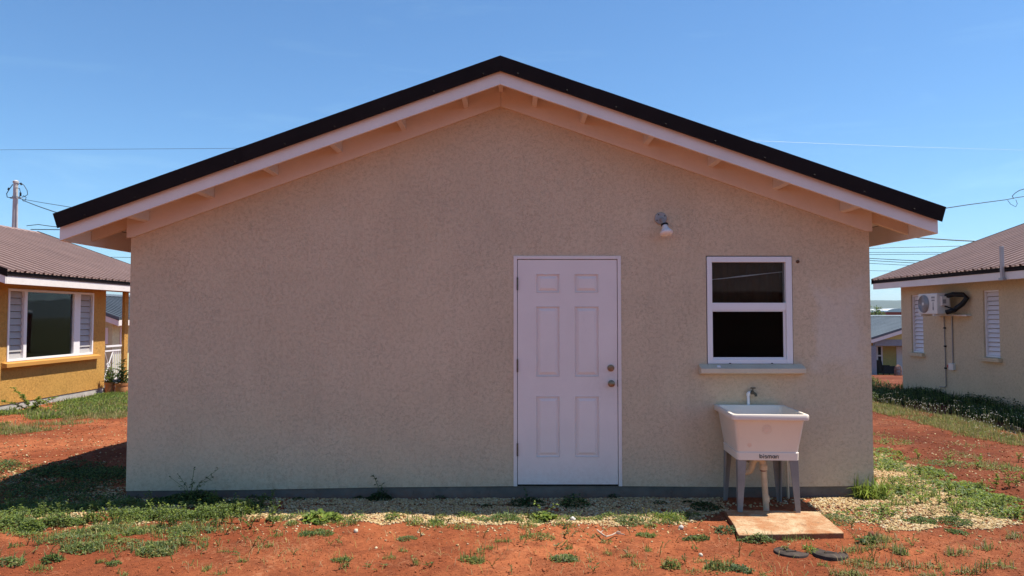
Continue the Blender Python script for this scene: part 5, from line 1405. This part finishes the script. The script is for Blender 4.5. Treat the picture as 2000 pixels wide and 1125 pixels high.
# small white flower heads on thin stalks along the edge of the shade
fl = Bag()
n = 230; fx = RS.uniform(1705, 2010, n); fy = 787 + (fx - 1705) * .20 + RS.uniform(-9, 24, n) * (fx - 1500) / 350
for a, b_ in zip(fx, fy):
    p = gp(a, b_, 0.0); z = GZ0(p.x, p.y); hh_ = RS.uniform(.12, .26); dx, dy = RS.uniform(-.05, .05, 2)
    tp = np.array([p.x + dx, p.y + dy, z + hh_]); bs = np.array([p.x, p.y, z])
    V = np.array([bs + [-.002, 0, 0], bs + [.002, 0, 0], tp + [.0015, 0, 0], tp + [-.0015, 0, 0]])
    fl.add(V, np.array([[0, 1, 2], [0, 2, 3]]), np.tile(np.array(GREENS['yellow']), (4, 1)))
    for j in range(RS.randint(1, 4)):
        c_ = tp + RS.uniform(-.03, .03, 3) * [1, 1, .4]; r_ = RS.uniform(.005, .009)
        V = np.array([c_ + [r_, 0, 0], c_ + [0, r_, 0], c_ + [-r_, 0, 0], c_ + [0, -r_, 0], c_ + [0, 0, r_ * .7], c_ - [0, 0, r_ * .5]])
        fl.add(V, np.array([[0, 1, 4], [1, 2, 4], [2, 3, 4], [3, 0, 4], [1, 0, 5], [2, 1, 5], [3, 2, 5], [0, 3, 5]]), np.tile(np.array([.72, .70, .60]), (6, 1)))
tag(fl.make('wildflowers', M['leaf'], kind='stuff'), 'tiny white flower heads along the edge of the dark weeds')

# --- dry straw
stw = Bag()
n = 2600
px = RS.uniform(-20, 2020, n); py = RS.uniform(1005, 1128, n)
G = [gp(a, b, 0) for a, b in zip(px, py)]
x = np.array([g.x for g in G]); y = np.array([g.y for g in G])
k = fbm(x * 1.6, y * 1.6, 61, 3) + RS.uniform(-.12, .12, n) > .02
x, y = x[k], y[k]; m = len(x); ln = RS.uniform(.02, .09, m)
stw.add(*blade_arrays(np.stack([x, y, hgt(x, y)], -1), RS.uniform(0, 6.28, m), RS.uniform(.3, 1.6, m), ln, np.full(m, .0028), colr(m, (Dr, Dr, Ye))))
tag(stw.make('straw', M['straw'], kind='stuff'), 'dry grass stalks lying thinly on the red soil')

# --- stones: low-poly chips
ICO_V = np.array([(0, 0, 1), (.894, 0, .447), (.276, .851, .447), (-.724, .526, .447), (-.724, -.526, .447), (.276, -.851, .447), (.724, .526, -.447), (-.276, .851, -.447), (-.894, 0, -.447), (-.276, -.851, -.447), (.724, -.526, -.447), (0, 0, -1)])
ICO_F = np.array([(0, 1, 2), (0, 2, 3), (0, 3, 4), (0, 4, 5), (0, 5, 1), (1, 6, 2), (2, 7, 3), (3, 8, 4), (4, 9, 5), (5, 10, 1), (2, 6, 7), (3, 7, 8), (4, 8, 9), (5, 9, 10), (1, 10, 6), (6, 11, 7), (7, 11, 8), (8, 11, 9), (9, 11, 10), (10, 11, 6)])
def stones(x, y, size, col, zoff=.3, flat=.62):
    n = len(x); V = ICO_V[None] * (1 + RS.uniform(-.28, .28, (n, 12, 1)))
    s = size[:, None, None] * np.stack([RS.uniform(.75, 1.3, n), RS.uniform(.7, 1.1, n), RS.uniform(.8, 1.2, n) * flat], -1)[:, None, :]
    V = V * s
    a = RS.uniform(0, 6.28, n); t = RS.uniform(-.5, .5, n)
    ca, sa, ct, st_ = (f(v)[:, None] for f, v in ((np.cos, a), (np.sin, a), (np.cos, t), (np.sin, t)))
    X, Y, Z = V[..., 0], V[..., 1], V[..., 2]
    X, Z = X * ct - Z * st_, X * st_ + Z * ct
    X, Y = X * ca - Y * sa, X * sa + Y * ca
    z = hgt(x, y)[:, None] + size[:, None] * zoff
    V = np.stack([X + x[:, None], Y + y[:, None], Z + z], -1).reshape(-1, 3)
    Fc = (ICO_F[None] + np.arange(n)[:, None, None] * 12).reshape(-1, 3)
    return V, Fc, np.repeat(col, 12, 0)
def chipcol(n):
    base = np.array([(.50, .350, .165), (.55, .415, .225), (.43, .28, .125), (.58, .475, .305), (.33, .20, .11), (.31, .15, .075)])[RS.choice(6, n, p=[.28, .22, .2, .12, .12, .06])]
    return base * (1 + RS.uniform(-.15, .15, (n, 1)))
gr = Bag()
def gravel(poly, dens, size=(.0065, .0135), edge=.22, pat=-.3):
    G = np.array([[gp(a, b, 0).x, gp(a, b, 0).y] for a, b in poly]); lo, hi = G.min(0), G.max(0)
    n = int(dens * (hi[0] - lo[0]) * (hi[1] - lo[1]))
    x = RS.uniform(lo[0], hi[0], n); y = RS.uniform(lo[1], hi[1], n)
    xx = x + edge * fbm(x * 5, y * 5, 91, 3) + RS.normal(0, .03, n); yy = y + edge * fbm(x * 5, y * 5, 92, 3) + RS.normal(0, .035, n)
    c = np.zeros(n, bool); j = len(G) - 1
    for i in range(len(G)):
        xi, yi, xj, yj = G[i, 0], G[i, 1], G[j, 0], G[j, 1]
        c ^= ((yi > yy) != (yj > yy)) & (xx < (xj - xi) * (yy - yi) / (yj - yi + 1e-12) + xi); j = i
    c &= ~((np.abs(x - (XL + XR) / 2) < (XR - XL) / 2 - .01) & (y > -.01))
    c &= fbm(x * 3, y * 3, 93, 3) + RS.uniform(-.1, .1, n) > pat
    x, y = x[c], y[c]
    gr.add(*stones(x, y, RS.uniform(*size, len(x)), chipcol(len(x))))
gravel([(400, 962), (1400, 962), (1400, 1012), (1330, 1022), (1000, 1026), (760, 1024), (560, 1018), (400, 1004)], 7000, edge=.34, pat=-.16)
gravel([(90, 962), (410, 962), (410, 1016), (300, 1024), (180, 1032), (60, 1024), (60, 990)], 4200, pat=.0)
gravel([(0, 930), (250, 900), (250, 990), (0, 1000)], 1200, pat=.02)
gravel([(1400, 962), (1600, 962), (1600, 985), (1560, 992), (1400, 990)], 900, pat=.04)
gravel([(1590, 966), (1706, 962), (1706, 880), (1760, 905), (1840, 945), (1920, 985), (1990, 1015), (1930, 1034), (1850, 1040), (1740, 1036), (1650, 1020), (1590, 1000)], 6600, edge=.34, pat=-.16)
# stray chips spilled over the soil
n = 900; px = RS.uniform(0, 2000, n); py = 1012 + np.abs(RS.normal(0, 22, n))
G = [gp(a, min(b, 1128), 0) for a, b in zip(px, py)]
gr.add(*stones(np.array([g.x for g in G]), np.array([g.y for g in G]), RS.uniform(.004, .012, n), chipcol(n)))
n = 1200; px = np.concatenate([RS.uniform(0, 246, n // 2), RS.uniform(1706, 2000, n - n // 2)]); py = RS.uniform(800, 960, n)
G = [gp(a, b, 0) for a, b in zip(px, py)]
gr.add(*stones(np.array([g.x for g in G]), np.array([g.y for g in G]), RS.uniform(.004, .013, n), chipcol(n)))
tag(gr.make('gravel', M['stone'], kind='stuff'), 'pale limestone chips spread along the foot of the cream house')
cl = Bag(); n = 6500
px = RS.uniform(-20, 2020, n); py = RS.uniform(1005, 1130, n)
G = [gp(a, b, 0) for a, b in zip(px, py)]
cl.add(*stones(np.array([g.x for g in G]), np.array([g.y for g in G]), RS.uniform(.002, .0065, n) * np.where(RS.uniform(0, 1, n) > .96, 2.0, 1.0), np.array([(.33, .105, .045)]) * (1 + RS.uniform(-.4, .25, (n, 1)))))
n = 3500; px = np.concatenate([RS.uniform(0, 246, n // 2), RS.uniform(1706, 2000, n - n // 2)]); py = RS.uniform(800, 1000, n)
G = [gp(a, b, 0) for a, b in zip(px, py)]
cl.add(*stones(np.array([g.x for g in G]), np.array([g.y for g in G]), RS.uniform(.003, .012, n), np.array([(.30, .095, .042)]) * (1 + RS.uniform(-.4, .25, (n, 1)))))
tag(cl.make('soil_clods', M['clod'], kind='stuff'), 'small crumbs and clods of the red soil')
# single stones one can pick out
for px, py, s, colr_, lab in ((1369, 1085, .020, (.66, .60, .48), 'single pale round stone on red soil below the dead twig'), (695, 1043, .020, (.60, .52, .38), 'pale stone alone on the soil right of the green mat'), (1703, 1046, .030, (.20, .07, .04), 'dark red stone on soil right of the slab'), (1330, 1030, .022, (.52, .46, .40), 'greyish stone at the gravel edge left of the slab'), (1555, 997, .032, (.30, .24, .17), 'brown stone by the front right leg of the tub'), (1118, 1011, .034, (.72, .66, .62), 'larger white stone in the sunny gravel under the door')):
    p = gp(px, py, .01); V, Fc, C = stones(np.array([0.0]), np.array([0.0]), np.array([s]), np.array([colr_]), 0, .8)
    V[:, 2] -= float(hgt(np.array([0.]), np.array([0.]))[0])
    o = np_mesh('stone', V, Fc, M['stone'], C); o.location = (p.x, p.y, GZ0(p.x, p.y) + s * .35)
    tag(o, lab, 'stone', 'single stones on the soil')
# dead twig
tw = MB(); P_ = [gp(a, b, .02) for a, b in ((1166, 1035), (1172, 1040), (1180, 1046), (1184, 1048), (1195, 1045), (1203, 1041), (1220, 1044))]
tw.tube(P_, [.005, .007, .006, .006, .005, .006, .003], 6)
tw.tube([gp(1203, 1041, .02), gp(1207, 1038, .035), gp(1213, 1040, .03)], [.005, .006, .003], 5); tw.tube([gp(1172, 1040, .02), gp(1178, 1036, .03)], [.005, .002], 5)
tag(tw.build('twig', m_flat('bleached_wood', (.50, .38, .28), .8), None, smooth=60), 'bleached dead twig lying on red soil below the door', 'twig')
# far tree beside the shed
q = at(1708, 616, 70); b = Bag()
tt = thing('tree', 'far dark green tree just above the grey roof at the right', 'tree', (q.x, 70, GZ0(q.x, 70)))
n = 2600; a = RS.uniform(0, 6.28, n); rr_ = RS.uniform(0, 1, n) ** .5; zz = RS.uniform(-1, 1, n)
P_ = np.stack([q.x + 1.7 * rr_ * np.cos(a) * np.sqrt(1 - zz ** 2 * .9), 70 + 1.4 * rr_ * np.sin(a), q.z - .9 + 1.35 * zz * (1 + .4 * np.sin(a * 3))], -1)
b.add(*leaf_arrays(P_, RS.uniform(0, 6.28, n), RS.uniform(-.6, .9, n), RS.uniform(-1, 1, n), np.full(n, .20), np.full(n, .12), colr(n, ('dark', 'mid'))))
o = b.make('crown', M['leaf'], (q.x, 70, GZ0(q.x, 70))); o.parent = tt
MB().tube([(q.x, 70, GZ0(q.x, 70) - .2), (q.x + .1, 70, q.z - .6)], [.2, .1], 8).build('trunk', M['bark'], tt)

# ------------------------------------------------------------------ air: far hills fade to blue
hm = bpy.data.materials.new('thin_haze'); hm.use_nodes = True
ht = hm.node_tree; ht.nodes.remove(ht.nodes['Principled BSDF'])
pv = ht.nodes.new('ShaderNodeVolumePrincipled')
pv.inputs['Color'].default_value = (0.80, 0.90, 1.0, 1)
pv.inputs['Density'].default_value = 0.00010
pv.inputs['Anisotropy'].default_value = 0.2
ht.links.new(pv.outputs[0], ht.nodes['Material Output'].inputs['Volume'])
hz = MB().box((-9100, -500, -12), (9100, 9100, 260)).build('haze', hm)
tag(hz, 'thin blue haze in the air between the yard and the hills', kind='stuff')
